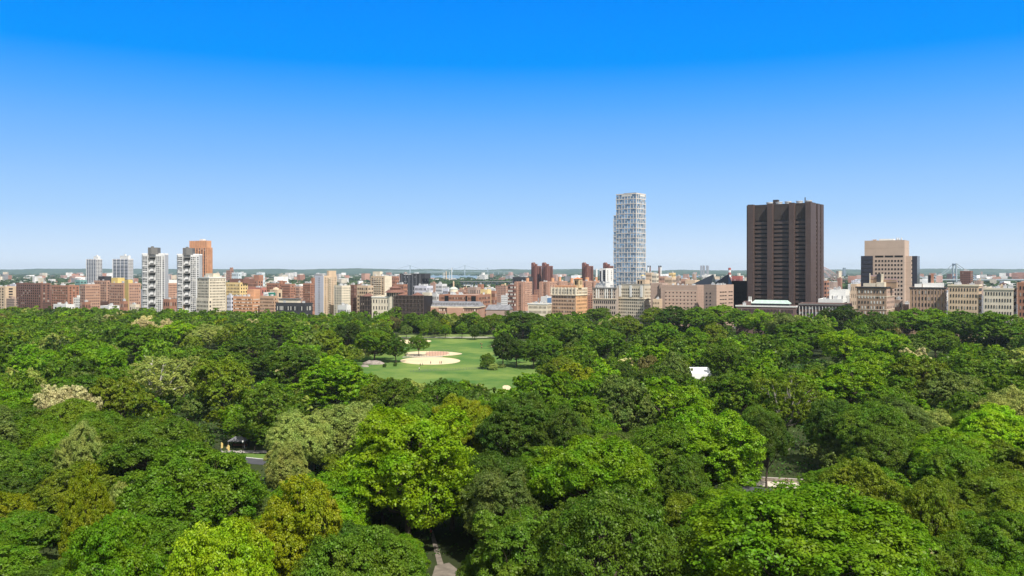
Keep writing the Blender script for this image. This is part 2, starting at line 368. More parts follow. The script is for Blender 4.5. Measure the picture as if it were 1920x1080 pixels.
def unit(v): return v / np.maximum(np.linalg.norm(v, axis=1, keepdims=True), 1e-6)
SHAPES = {  # crown centre height, rx, rz, lobes scatter, lobe radius, lower cut, flatten
    'dome':   dict(cz=12.0, rx=10, rz=8.0, lr=(2.9, 4.6), low=-.35, fl=1.0),
    'tall':   dict(cz=12.0, rx=8.2, rz=9.2, lr=(2.6, 4.0), low=-.75, fl=1.0),
    'spread': dict(cz=12.5, rx=10.5, rz=6.5, lr=(2.4, 4.2), low=-.2, fl=.62),
    'rugged': dict(cz=11.5, rx=9.0, rz=9.0, lr=(2.0, 4.4), low=-.6, fl=.85),
    'open':   dict(cz=12.0, rx=8.6, rz=9.2, lr=(2.4, 3.8), low=-.6, fl=.9),
    'cone':   dict(cz=9.0, rx=6.0, rz=10.5, lr=(1.6, 3.0), low=-.8, fl=.8),
    'shrub':  dict(cz=8.5, rx=10, rz=9.0, lr=(3.2, 4.6), low=-.9, fl=.9),
}
def crown_data(seed, shape, nl, nc, nleaf, ls):
    r = np.random.RandomState(seed); q = SHAPES[shape]
    # lobe centres by best-candidate over an uneven ellipsoid
    C = []
    while len(C) < nl:
        best = None; bd = -1
        for _ in range(12):
            d = r.normal(size=3); d /= np.linalg.norm(d)
            if d[2] < q['low']: continue
            k = r.uniform(.46, .86) if r.rand() < .87 else r.uniform(.1, .4)
            rxx = q['rx']
            if shape == 'cone': rxx = q['rx'] * (1.15 - .75 * (d[2] * .5 + .5))
            p = np.array([d[0] * rxx * k, d[1] * rxx * k, q['cz'] + d[2] * q['rz'] * k])
            m = min([np.linalg.norm(p - c) for c in C], default=9)
            if m > bd: bd = m; best = p
        if best is not None: C.append(best)
    C = np.array(C); kk_ = np.linalg.norm((C - np.array([0, 0, q['cz']])) / np.array([q['rx'], q['rx'], q['rz']]), axis=1)
    LR = r.uniform(*q['lr'], size=nl) * (1.28 - .62 * kk_)
    cc = np.array([0, 0, q['cz']])
    dirs = unit(r.normal(size=(nl * nc * 2, 3)) + np.array([0, 0, .35])); li = np.repeat(np.arange(nl), nc * 2)
    P = C[li] + dirs * (LR[li] * r.uniform(.72, 1.08, size=len(li)))[:, None] * np.array([1, 1, q['fl']])
    dist = np.linalg.norm(P[:, None, :] - C[None], axis=2) / LR[None]; dist[np.arange(len(li)), li] = 9
    keep = (dist.min(1) > .74) & (((P - cc) * dirs).sum(1) > -2.0)
    P = P[keep]; li = li[keep]; dirs = dirs[keep]
    if len(P) > nl * nc: s = r.permutation(len(P))[:nl * nc]; P, li, dirs = P[s], li[s], dirs[s]
    ncl = len(P); cr = r.uniform(.55, 1.25, size=ncl) * (LR[li] / 3.6)
    ci = np.repeat(np.arange(ncl), nleaf); n = len(ci)
    d = unit(r.normal(size=(n, 3)) + dirs[ci] * .55 + np.array([0, 0, .25]))
    rad = cr[ci] * r.uniform(.35, 1.15, size=n)
    pos = P[ci] + d * rad[:, None] * np.array([1.1, 1.1, .7])
    nrm = unit(d * .75 + dirs[ci] * .35 + r.normal(size=(n, 3)) * .48 + np.array([0, 0, .25]))
    a = unit(np.cross(nrm, r.normal(size=(n, 3)))); b = np.cross(nrm, a)
    s = ls * r.uniform(.5, 1.45, size=n)
    ph = r.uniform(0, 6.28, 6); am = r.uniform(.3, .75)
    pos = pos + am * np.stack([np.sin(pos[:, 2] * .55 + ph[0]) + .6 * np.sin(pos[:, 1] * .9 + ph[1]), np.sin(pos[:, 2] * .5 + ph[2]) + .6 * np.sin(pos[:, 0] * .85 + ph[3]), .9 * np.sin(pos[:, 0] * .6 + ph[4]) + .9 * np.sin(pos[:, 1] * .65 + ph[5])], 1)
    V = np.empty((n, 4, 3)); droop = nrm * (s * .18)[:, None]
    V[:, 0] = pos + a * s[:, None] - droop; V[:, 1] = pos + b * (s * .55)[:, None] + droop * .4; V[:, 2] = pos - a * (s * .8)[:, None]; V[:, 3] = pos - b * (s * .55)[:, None] + droop * .4
    return V.reshape(-1, 3), C, LR
def quads_mesh(name, V, mat, tint=None):
    n = len(V) // 4; me = bpy.data.meshes.new(name)
    me.vertices.add(len(V)); me.vertices.foreach_set('co', V.astype(np.float32).ravel())
    me.loops.add(n * 4); me.loops.foreach_set('vertex_index', np.arange(n * 4, dtype=np.int32))
    me.polygons.add(n); me.polygons.foreach_set('loop_start', np.arange(0, n * 4, 4, dtype=np.int32))
    if tint is not None:
        a = me.attributes.new('tint', 'FLOAT_COLOR', 'FACE'); c = np.ones((n, 4), np.float32); c[:, :3] = tint; a.data.foreach_set('color', c.ravel())
    me.materials.append(mat); me.update(calc_edges=True); return me
def trunk_mesh(seed, C, LR, mat, th=.42, name='trunk'):
    r = random.Random(seed); b = MB(); fork = r.uniform(4.5, 6.5)
    j = [(0, 0, -.3), (r.uniform(-.2, .2), r.uniform(-.2, .2), fork * .5), (r.uniform(-.4, .4), r.uniform(-.4, .4), fork), (r.uniform(-.8, .8), r.uniform(-.8, .8), fork + 4), (r.uniform(-1, 1), r.uniform(-1, 1), fork + 9)]
    b.tube(j, [th * 1.5, th, th * .85, th * .6, th * .15], 8)
    for c in C:
        s = Vector(j[2]) if r.random() < .6 else Vector(j[3]); e = Vector(c); m1 = s.lerp(e, .4) + Vector((r.uniform(-.5, .5), r.uniform(-.5, .5), -.6)); m2 = s.lerp(e, .75) + Vector((r.uniform(-.4, .4), r.uniform(-.4, .4), .2))
        b.tube([s, m1, m2, e + Vector((0, 0, 1.2))], [th * .5, th * .36, th * .22, th * .08], 6)
        for _ in range(2):
            q = e + Vector((r.uniform(-2, 2), r.uniform(-2, 2), r.uniform(0, 2.6))); b.tube([m2, m2.lerp(q, .5) + Vector((0, 0, .3)), q], [th * .2, th * .13, th * .05], 5)
    return b.mesh(name, mat)
VAR = {}
def variants():
    sd = 1
    for sh in SHAPES:
        for lod, (nl, nc, nf, ls) in {'near': (36, 46, 62, .20), 'mid': (26, 26, 42, .33)}.items():
            k = {'dome': 3, 'rugged': 3, 'tall': 2, 'spread': 2}.get(sh, 1)
            if lod == 'near' and sh in ('shrub',): nl, nc, nf, ls = 12, 26, 30, .5
            if sh == 'open': nl, nc, nf, ls = (20, 30, 34, .26)
            for i in range(k):
                sd += 1
                V, C, LR = crown_data(sd, sh, nl, nc, nf, ls)
                if sh == 'cone': V[:, :2] *= 1.0
                VAR.setdefault((sh, lod), []).append((quads_mesh('crown', V, LM), {m.name: None for m in ()}, C, LR, sd))
variants()
TRK = {}
def trunk_for(v, mat):
    k = (v[4], mat.name)
    if k not in TRK: TRK[k] = trunk_mesh(v[4], v[2], v[3], mat, .42 if mat is BARK else .62)
    return TRK[k]
FARV = {}
for sh in SHAPES:
    for i in range(3):
        V, C, LR = crown_data(900 + i + 7 * list(SHAPES).index(sh), sh, 11, 17, 14, .74)
        FARV.setdefault(sh, []).append(V)
COLS = {  # crown colours
    'lime': (.180, .345, .006), 'yellow-green': (.235, .37, .008), 'bright green': (.125, .265, .007), 'fresh green': (.100, .208, .010), 'mid green': (.088, .176, .013),
    'dark green': (.062, .130, .012), 'deep green': (.040, .085, .010), 'grey-green': (.120, .190, .040), 'sage': (.255, .330, .082), 'olive': (.130, .205, .012), 'golden olive': (.185, .250, .006),
    'brownish': (.175, .165, .055), 'cream-blossomed': (.50, .50, .27),
}
rnd = random.Random(77)
TREES = []   # dict(x,y,R,H,kind,shape,bark)
def T(cx, top, wpx, kind, shape='dome', H=None, D=None, bark=None, gap=False):
    if D is None:
        if H is None: H = 20
        D = (CAMZ - H) * F / (top - HOR)
    else: H = CAMZ - (top - HOR) / F * D
    TREES.append(dict(x=tx(cx) * D, y=D, R=wpx / 2 / F * D, H=H, kind=kind, shape=shape, bark=bark, hero=True))
HERO = """215 968 205 bright_green rugged 22
405 1002 225 yellow-green dome 21
672 1003 245 mid_green dome 19
565 907 160 golden_olive tall 23
765 769 262 lime rugged 27.5
362 848 258 fresh_green dome 22
285 792 215 mid_green spread 20
163 885 95 golden_olive tall 21
222 915 80 sage tall 17
155 800 90 sage rugged 20
300 905 120 fresh_green rugged 17
940 880 140 grey-green rugged 18
1112 828 250 bright_green spread 22
985 958 220 mid_green rugged 18
1150 940 270 mid_green dome 22
1500 926 450 bright_green dome 22
1335 985 170 mid_green rugged 18
1700 1015 110 bright_green rugged 17
1615 868 150 olive dome 19
1735 902 125 olive rugged 20
1700 985 100 cream-blossomed rugged 15
1505 822 130 fresh_green tall 19
1245 798 160 fresh_green rugged 20
1335 775 200 bright_green rugged 22
1170 718 120 grey-green dome 21
1240 712 140 bright_green rugged 21
1060 770 120 dark_green rugged 21
868 748 118 golden_olive spread 21
975 745 160 dark_green dome 23
1085 742 140 fresh_green rugged 21
655 763 170 sage dome 19
560 778 120 sage dome 19
540 835 85 sage rugged 15
645 860 130 olive rugged 17
625 676 150 bright_green rugged 22
735 690 120 bright_green dome 20
712 712 80 olive dome 18
845 690 105 fresh_green rugged 20
905 745 60 bright_green rugged 18
418 676 122 olive dome 22
555 654 105 dark_green dome 21
505 728 115 mid_green dome 19
190 655 98 bright_green dome 21
222 708 115 olive spread 21
470 640 118 dark_green dome 20
370 656 112 mid_green dome 20
608 622 66 olive tall 20
255 620 95 fresh_green dome 20
335 603 74 lime rugged 20
390 612 70 sage dome 18
268 597 50 cream-blossomed rugged 20
312 596 30 cream-blossomed rugged 20
430 612 50 olive dome 19
400 757 66 grey-green cone 20
450 770 90 fresh_green rugged 17
345 665 66 sage rugged 21
520 600 80 fresh_green dome 19
980 588 84 dark_green dome 20
1000 695 100 bright_green rugged 20
1055 698 80 bright_green rugged 19
1118 702 85 bright_green rugged 19
1108 664 40 mid_green cone 19
1142 662 40 fresh_green cone 19
1052 672 68 olive dome 17
1128 620 86 fresh_green dome 21
1050 608 76 fresh_green dome 21
1174 597 66 olive dome 21
1238 607 70 fresh_green dome 21
1300 614 58 bright_green rugged 21
1340 611 50 olive dome 20
1362 646 80 mid_green dome 21
1425 677 100 bright_green rugged 20
1297 719 72 lime rugged 18
1360 700 104 mid_green spread 17
1212 672 50 brownish dome 15
1237 652 42 lime dome 17
1266 664 52 grey-green tall 20
1170 683 50 dark_green dome 14
1508 608 120 fresh_green dome 21
1585 624 90 lime dome 20
1655 626 100 bright_green dome 20
1728 672 130 olive spread 22
1560 757 100 dark_green dome 18
1595 688 140 bright_green dome 20
1700 757 115 grey-green rugged 19
1437 783 92 dark_green spread 18
1702 584 90 fresh_green dome 24
1580 578 84 deep_green dome 25
1755 584 84 bright_green dome 24
1642 590 72 dark_green dome 24
1806 588 90 mid_green dome 24
1868 590 96 fresh_green dome 25
1470 592 70 grey-green dome 22
1422 585 62 bright_green dome 22
1355 576 74 bright_green dome 22
1268 578 84 dark_green dome 22
1312 580 70 fresh_green dome 22
1232 580 66 olive dome 20
1386 583 50 fresh_green dome 21
1190 575 80 olive dome 17
1120 580 60 mid_green dome 16
1590 598 46 cream-blossomed rugged 16
1520 700 110 bright_green rugged 18
1390 700 90 fresh_green rugged 18
1640 800 120 mid_green rugged 18
1562 880 72 olive rugged 12
1500 772 115 fresh_green dome 16
1592 782 105 grey-green rugged 15
1420 768 90 mid_green dome 16
460 775 84 fresh_green rugged 10
505 788 66 mid_green rugged 10
772 1014 66 bright_green rugged 8
880 1050 60 mid_green rugged 9
1290 860 110 mid_green rugged 16
1475 640 90 fresh_green dome 18
1625 660 90 bright_green dome 18
1755 620 80 fresh_green dome 18
1455 735 80 fresh_green rugged 17"""
for ln in HERO.splitlines():
    a = ln.split(); T(float(a[0]), float(a[1]), float(a[2]), a[3].replace('_', ' '), a[4], float(a[5]))
T(292, 666, 122, 'sage', 'open', H=23, bark='W')
T(1475, 697, 140, 'olive', 'open', H=24, bark='G')
# round the meadow
def TB(cx, top, base, wpx, kind, shape='dome', bark=None):   # top and foot both seen
    D = gd(base); T(cx, top, wpx, kind, shape, D=D, bark=bark); TREES[-1]['fix'] = True
for q in [(785, 631, 667.5, 36, 'fresh green', 'dome'), (702, 621, 679, 80, 'fresh green', 'dome'), (742, 629, 680, 46, 'dark green', 'rugged'), (762, 611, 634, 24, 'grey-green', 'dome'), (795, 603, 634.5, 18, 'fresh green', 'tall'),
          (814, 602, 634, 24, 'mid green', 'dome'), (835, 610, 634.5, 24, 'bright green', 'dome'), (866, 606, 635, 24, 'fresh green', 'dome'), (890, 611, 637.5, 20, 'dark green', 'tall'),
          (943, 624, 690, 42, 'deep green', 'tall'), (968, 634, 688, 50, 'dark green', 'rugged'), (914, 664, 692, 32, 'mid green', 'shrub'), (1000, 640, 692, 56, 'mid green', 'dome'), (1032, 632, 690, 60, 'fresh green', 'rugged'),
          (652, 611, 668, 64, 'deep green', 'dome'), (735, 596, 628, 34, 'brownish', 'dome'), (775, 590, 624, 44, 'mid green', 'dome'), (815, 583, 620, 34, 'deep green', 'dome'), (850, 590, 622, 40, 'olive', 'dome'), (885, 588, 622, 40, 'fresh green', 'dome'),
          (925, 592, 628, 40, 'olive', 'dome'), (745, 577, 616, 52, 'fresh green', 'dome')]:
    TB(*q)
# protected sight lines: (X, Y, D) that must stay open
PROT = []
def prot(L, d=None):
    for X, Y in L: PROT.append((X, Y, d or gd(Y)))
prot([(x, y) for y in (640, 646, 655, 664, 672, 680, 690) for x in range(750, 925, 12)])
prot([(x, y) for y in (640, 646, 655, 664) for x in range(900, 925, 8)]); prot([(x, 700) for x in range(700, 990, 12)]); prot([(x, 690) for x in range(700, 750, 12)] + [(x, 690) for x in range(925, 1000, 12)])
prot([(x, 708) for x in range(780, 965, 12)]); prot([(945, 727), (955, 727), (950, 715), (925, 715), (810, 716)])
prot([(680, 687), (700, 684), (718, 682)])
prot([(x, y) for x in (437, 448, 460, 472) for y in (836, 848, 857, 866)] + [(420, 833), (426, 838), (415, 835)]); prot([(328, 796), (337, 790), (343, 788)])
prot([(x, y) for x in (1432, 1445, 1458, 1470) for y in (905, 912, 920)] + [(1485, 911)])
prot([(x, y) for x in (1298, 1308, 1320) for y in (693, 700)]); prot([(815, 1070), (835, 1068), (850, 1076), (808, 1004), (812, 1030)])
prot([(760, 603), (700, 650), (735, 660)], 512)
prot([(1478, 790), (1478, 820)], gd(840))
prot([(290, 740), (290, 710)], 300)
def blocks(t, k=1.0):
    s = F / t['y']; cx = 960 + t['x'] * s; hw = t['R'] * s; top = HOR + (CAMZ - t['H']) * s; bot = HOR + (CAMZ - t['H'] * .15) * s; cy = (top + bot) / 2; hh = (bot - top) / 2
    for X, Y, D in PROT:
        if t['y'] < D - 4 and ((X - cx) / hw) ** 2 + ((Y - cy) / hh) ** 2 < k: return True
    return False
# drop hero trees that would close a gap only when badly placed
TREES = [t for t in TREES if t.get('fix') or not blocks(t, .72)]
NH = len(TREES)
def on_poly(x, y, P):
    c = False; j = len(P) - 1
    for i in range(len(P)):
        if (P[i][1] > y) != (P[j][1] > y) and x < (P[j][0] - P[i][0]) * (y - P[i][1]) / (P[j][1] - P[i][1]) + P[i][0]: c = not c
        j = i
    return c
MEADP = spoly([(676, 690), (690, 676), (730, 676), (748, 640), (745, 632), (940, 632), (925, 655), (925, 690), (1010, 688), (990, 740), (780, 745)])
BANDP = [MEADP, spoly([(400, 843), (500, 843), (500, 875), (400, 865)]), spoly([(1390, 900), (1620, 906), (1620, 948), (1390, 930)]), spoly([(770, 1045), (860, 1040), (920, 1150), (780, 1150)]), spoly([(1270, 700), (1340, 700), (1340, 730), (1270, 730)])]
def edge_y(x):     # far limit of the park along the avenue
    P = [(-1500, 1100), (-700, 960), (-420, 893), (-215, 815), (-60, 778), (130, 770), (176, 748), (190, 690), (296, 650), (420, 595), (1100, 330)]
    for (a, b), (c, d) in zip(P, P[1:]):
        if a <= x <= c: return b + (d - b) * (x - a) / (c - a)
    return 400
MASS = [('fresh green', 24), ('mid green', 20), ('dark green', 14), ('bright green', 17), ('olive', 10), ('grey-green', 7), ('sage', 3), ('deep green', 4), ('lime', 4), ('brownish', .7), ('golden olive', .7), ('cream-blossomed', .7)]
def pick(r): return r.choices([m[0] for m in MASS], [m[1] for m in MASS])[0]
cellsz = 14.0; GRID = {}
def addg(t): GRID.setdefault((int(t['x'] // cellsz), int(t['y'] // cellsz)), []).append(t)
def near(x, y, R, k):
    gx, gy = int(x // cellsz), int(y // cellsz)
    for i in range(-2, 3):
        for j in range(-2, 3):
            for t in GRID.get((gx + i, gy + j), ()):
                if math.hypot(t['x'] - x, t['y'] - y) < k * (R + t['R']): return True
    return False
for t in TREES: addg(t)
D = 78.0
while D < 1300:
    hwid = D * .66 + 26
    for _ in range(int(2 * hwid * 3.0 / 20)):
        x = rnd.uniform(-hwid, hwid); y = D + rnd.uniform(0, 3.0)
        if y > edge_y(x) - 8: continue
        R = rnd.uniform(6.2, 11.5) if rnd.random() < .8 else rnd.uniform(3.8, 6)
        if near(x, y, R, .56): continue
        if any(on_poly(x, y, P) for P in BANDP): continue
        H = min(max(R * rnd.uniform(1.75, 2.3), 8), 21) * (1 if y > 200 else .85)
        if y > 560: H = min(H, 17) if x < 120 else max(H, rnd.uniform(17, 22))
        if y > 700: H = min(H, 17)
        t = dict(x=x, y=y, R=R, H=H, kind=pick(rnd), shape=rnd.choice(['dome', 'dome', 'rugged', 'rugged', 'spread', 'tall']), bark=None, hero=False)
        # patchy stands of like trees
        if rnd.random() < .45:
            tt = [q for q in GRID.get((int(x // cellsz), int(y // cellsz)), [])]
            if tt: t['kind'] = tt[0]['kind']
        if blocks(t, 1.25): continue
        # keep hero crowns in front open: do not stand right before a hero tree
        bad = False; s = F / y; cx = 960 + x * s; top = HOR + (CAMZ - H) * s
        for h in TREES[:NH]:
            if y < h['y'] - 2:
                sh = F / h['y']; hx = 960 + h['x'] * sh; ht = HOR + (CAMZ - h['H']) * sh
                hb = ht + h['R'] * sh * 1.15
                if abs(cx - hx) < h['R'] * sh * .75 and top < hb: bad = True; break
        if bad: continue
        TREES.append(t); addg(t)
    D += 3.0
for t in TREES:
    s = F / t['y']; t['px'] = 960 + t['x'] * s; t['w'] = 2 * t['R'] * s; t['top'] = HOR + (CAMZ - t['H']) * s
inview = [t for t in TREES if -t['w'] * .4 < t['px'] < 1920 + t['w'] * .4 and t['top'] < 1075]
outview = [t for t in TREES if not any(t is q for q in inview)] if False else [t for t in TREES if not (-t['w'] * .4 < t['px'] < 1920 + t['w'] * .4 and t['top'] < 1075)]
inview.sort(key=lambda t: (-(1e4 if t['hero'] else t['w'])))
indiv, rest = inview[:300], inview[300:]
rest += [t for t in outview if t['y'] < 1300 and t['top'] < 1250]
print('TREES total', len(TREES), 'in view', len(inview), 'rest', len(rest))
LMK = [(60, 'left edge of the view'), (176, 'far banded grey tower'), (285, 'left white balconied tower'), (350, 'right white balconied tower'), (410, 'cream gridded block'), (500, 'orange brick block'), (615, 'white and tan tower'), (712, 'tan balconied tower'), (780, 'conical tiled roofs'), (850, 'long slate-roofed building'), (930, 'meadow centre'), (1020, 'paired brown slab towers'), (1070, 'orange stone block'), (1180, 'glass tower'), (1275, 'round-windowed stone block'), (1350, 'dark glass pyramids'), (1470, 'dark ribbed tower'), (1560, 'low white roof block'), (1660, 'stepped stone tower'), (1740, 'right brown apartment block'), (1860, 'right edge of the view')]
SHW = {'open': 'open-crowned', 'dome': 'rounded', 'tall': 'oval', 'spread': 'spreading', 'rugged': 'clumpy', 'cone': 'conical', 'shrub': 'bushy'}
def band(t):
    f = HOR + CAMZ * F / t['y']
    return 'farthest rows' if f < 622 else 'far rows' if f < 655 else 'middle distance' if f < 720 else 'nearer middle' if f < 810 else 'near rows' if f < 960 else 'nearest rows'
ORD = ['leftmost', 'second from left', 'third from left', 'fourth from left', 'fifth from left', 'sixth from left', 'seventh from left', 'eighth from left', 'ninth from left', 'tenth from left', 'eleventh from left', 'twelfth from left', 'thirteenth from left', 'fourteenth from left', 'fifteenth from left', 'sixteenth from left']
keys = {}
for t in indiv:
    lm = min(LMK, key=lambda q: abs(q[0] - t['px']))[1]
    t['key'] = (t['kind'], t['shape'], lm, band(t)); keys.setdefault(t['key'], []).append(t)
for k, L in keys.items():
    L.sort(key=lambda t: t['px'])
    for i, t in enumerate(L):
        o = '' if len(L) == 1 else (', rightmost' if i == len(L) - 1 else ', ' + ORD[i])
        t['label'] = f"{k[0]} {SHW[k[1]]} tree, {k[3]}, below {k[2]}{o}"
def tname(t):
    return {'cream-blossomed': 'flowering_tree'}.get(t['kind'], {'cone': 'conifer_tree', 'shrub': 'large_bush'}.get(t['shape'], 'broadleaf_tree'))
for t in indiv:
    lod = 'near' if t['y'] < 245 else 'mid'
    vs = VAR[(t['shape'], lod)]; v = vs[int((t['x'] * 7 + t['y'] * 3)) % len(vs)]
    if t['bark']: v = vs[0]
    rx = SHAPES[t['shape']]['rx'] * 1.06; hz = SHAPES[t['shape']]['cz'] + SHAPES[t['shape']]['rz'] * .98
    root = empty(tname(t), (t['x'], t['y'], 0)); tag(root, t['label'], 'tree', 'trees of the park')
    rz = rnd.uniform(0, 6.28); sc_ = (t['R'] / rx, t['R'] / rx, t['H'] / hz)
    c = bpy.data.objects.new('crown', v[0]); COL.objects.link(c); c.parent = root; c.scale = sc_; c.rotation_euler = (0, 0, rz)
    col = COLS[t['kind']]; j = rnd.uniform(.88, 1.18); jj = rnd.uniform(.93, 1.08)
    c.color = (col[0] * j * jj * 1.2, col[1] * j * 1.14, col[2] * j, 1)
    bk = {None: BARK, 'W': BARKW, 'G': BARKG}[t['bark']]
    k = bpy.data.objects.new('trunk', trunk_for(v, bk)); COL.objects.link(k); k.parent = root; k.scale = sc_; k.rotation_euler = (0, 0, rz)
# the rest of the wood as one mass
VS, TS = [], []
rr = np.random.RandomState(4)
for t in rest:
    V = FARV[t['shape']][rr.randint(3)].copy()
    rx = SHAPES[t['shape']]['rx'] * 1.06; hz = SHAPES[t['shape']]['cz'] + SHAPES[t['shape']]['rz'] * .98
    a = rr.uniform(0, 6.28); ca, sa = math.cos(a), math.sin(a); x = V[:, 0] * ca - V[:, 1] * sa; y = V[:, 0] * sa + V[:, 1] * ca
    V[:, 0] = x * t['R'] / rx + t['x']; V[:, 1] = y * t['R'] / rx + t['y']; V[:, 2] *= t['H'] / hz
    VS.append(V); c = np.array(COLS[t['kind']]) * np.array([1.28, 1.2, 1.0]) * rr.uniform(.84, 1.18); TS.append(np.repeat(c[None], len(V) // 4, 0))
if VS:
    o = bpy.data.objects.new('woodland', quads_mesh('woodland', np.concatenate(VS), LMA, np.concatenate(TS))); COL.objects.link(o)
    tag(o, 'far massed tree crowns of the park, running to the avenue', 'woodland', None, 'stuff')
# shrubbery filling the feet of the outer rows
VS, TS = [], []
for k in range(620):
    x = rr.uniform(-760, 760); t_ = dict(x=x, y=edge_y(x) - rr.uniform(3, 40), R=rr.uniform(4.5, 7.5), H=rr.uniform(6, 10))
    if blocks(t_, 1.3) or on_poly(t_['x'], t_['y'], MEADP): continue
    V = FARV['shrub'][rr.randint(3)].copy(); V[:, 2] -= 1.5
    V = V * np.array([t_['R'] / 10.6, t_['R'] / 10.6, t_['H'] / 16]) + np.array([x, t_['y'], 0]); VS.append(V)
    TS.append(np.repeat((np.array(COLS[['fresh green', 'mid green', 'dark green', 'olive'][rr.randint(4)]]) * rr.uniform(.85, 1.15))[None], len(V) // 4, 0))
o = bpy.data.objects.new('shrubbery', quads_mesh('shrubbery', np.concatenate(VS), LMA, np.concatenate(TS))); COL.objects.link(o); tag(o, 'shrubs filling the foot of the far tree rows along the avenue', 'shrubbery', None, 'stuff')
# low growth under the trees
n = 140000; V = []
yy = rr.uniform(0, 1, n) ** .6 * 420 + 90; xx = rr.uniform(-1, 1, n) * (yy * .66 + 20)
okm = np.array([not any(on_poly(a, b, P) for P in BANDP) for a, b in zip(xx, yy)]); xx, yy = xx[okm], yy[okm]; n = len(xx)
hh = (np.sin(xx * .21 + np.sin(yy * .13) * 2) * .5 + .5) * 2.2 * rr.uniform(.1, 1, n) + .15
okm = np.ones(n, bool)
for i in range(n):
    X = 960 + xx[i] / yy[i] * F; Y = HOR + (CAMZ - hh[i]) / yy[i] * F
    if 670 < X < 1010 and Y < 720: okm[i] = False
    if 405 < X < 500 and 825 < Y < 880: okm[i] = False
    if 1400 < X < 1500 and 895 < Y < 930: okm[i] = False
xx, yy, hh = xx[okm], yy[okm], hh[okm]; n = len(xx)
pos = np.stack([xx, yy, hh], 1); nrm = unit(rr.normal(size=(n, 3)) + np.array([0, -.2, .8])); a = unit(np.cross(nrm, rr.normal(size=(n, 3)))); b = np.cross(nrm, a); s = (.16 + yy / 900)[:, None] * rr.uniform(.6, 1.3, (n, 1))
V = np.stack([pos + a * s, pos + b * s * .6, pos - a * s, pos - b * s * .6], 1).reshape(-1, 3)
tint = np.array([.05, .12, .018])[None] * rr.uniform(.6, 1.6, (n, 1))
o = bpy.data.objects.new('undergrowth', quads_mesh('undergrowth', V, LMA, tint)); COL.objects.link(o); tag(o, 'low leafy undergrowth between the trunks', 'undergrowth', None, 'stuff')

exec_city = True
# ================================================================== CITY
G_ = 'apartment blocks beyond the park'
def simple(name, label, X0, Xc, X1, Yt, D, mat, nc, nr, th=32, roof=RLT, win=WIN, ns=None, Yb=None, fw=.45, fh=.5, cl=4, cat='building', group=None, bulk=None, depth=None, bmat=None, cornice=None):
    b = Building(name, label, cat, X0, Xc, X1, Yt, D, th, depth, group); b.body(mat, roof)
    zb = max(3, b.z(Yb) if Yb else 6); z1 = b.h - 1.6
    b.front(zb, z1, nc, nr, fw, fh, win)
    if ns is None: ns = max(1, int(nc * b.d / b.w * .9))
    if ns and X1 > Xc + 2: b.side(zb, z1, ns, nr, fw, fh, win)
    if cornice: b.part('cornice', cornice, [(-b.w - .5, .5, -.5, 0, b.h - 1.1, b.h + .1), (0, .5, 0, b.d + .3, b.h - 1.1, b.h + .1)])
    if cl: b.clutter(MET, cl, int(X0))
    if bulk:
        for (a0, a1, yt, m_) in bulk:
            xa, xb = b.x(a0), b.x(a1); b.part('bulkhead', m_, [(xa, xb, b.d * .3, b.d * .3 + max(4, (xb - xa) * .7), b.h - 1, b.z(yt))])
    return b

# ---- far left brick housing slabs
simple('brick_apartment_block', 'long pinkish brick block at far left with grid windows, beside a teal block', 150, 160, 188, 533, 1020, BRP, 3, 9, 40, ns=7, cat='apartment block')
simple('brick_apartment_block', 'taller set-back brick block behind, topped by a black rooftop box', 176, 200, 206, 526, 1130, BRP, 7, 10, cat='apartment block', bulk=[(182, 194, 518, DGR)])
simple('brick_apartment_block', 'brick block with two yellow rooftop boxes left of the first white tower', 204, 232, 241, 530.7, 1050, BRP, 8, 9, cat='apartment block', bulk=[(206, 218, 521, YCL)])
b = simple('brick_apartment_block', 'brick block with yellow stair stripe directly left of the first white tower', 232, 241.5, 264, 530.7, 1040, BRP, 2, 9, cat='apartment block', ns=6, th=48)
b.part('stair_stripe', YCL, [(b.x(234), b.x(241), -.25, 5, 3, b.z(524.5))])
simple('brick_apartment_block', 'brick block in the gap between the two white balconied towers', 300, 312, 332, 530.7, 1120, BRP, 4, 10, cat='apartment block', ns=7, th=45, bulk=[(302, 311, 525, WW)])
simple('brick_apartment_block', 'brick block seen at the left edge of the view', 96, 128, 149, 535, 1050, BR, 9, 9, cat='apartment block')
simple('brick_apartment_block', 'darker long brick block at the left edge, left of its pinkish neighbour', 30, 78, 95, 531, 1120, BRD, 12, 9, cat='apartment block')
simple('brick_apartment_block', 'leftmost pale brick block at the edge of the view', -40, 10, 30, 537, 1080, TAN, 9, 8, cat='apartment block')
simple('teal_block', 'teal flat block behind the far-left brick slab', 140, 150, 163, 525, 1250, flatm('teal_panels', (.16, .3, .28)), 4, 8, cat='building')
for i, (a, c, e, yt, D, m_, lb) in enumerate([(154, 160, 170, 566, 925, BR, 'small red brick house at far left above the trees'), (225, 232, 240, 564.5, 930, BR, 'small red brick house below the yellow-striped block'), (306, 318, 331, 561, 940, BR, 'low red brick house between the feet of the white towers'), (188, 204, 224, 573.5, 900, WW, 'low white-roofed house above the trees at far left'), (100, 124, 140, 571, 900, WW, 'low white house at the left edge above the trees'), (243, 254, 262, 571, 915, CRM, 'low cream house at the foot of the left white tower')]):
    simple('low_house', lb, a, c, e, yt, D, m_, 3, 2, ns=3, cl=2, cat='house')

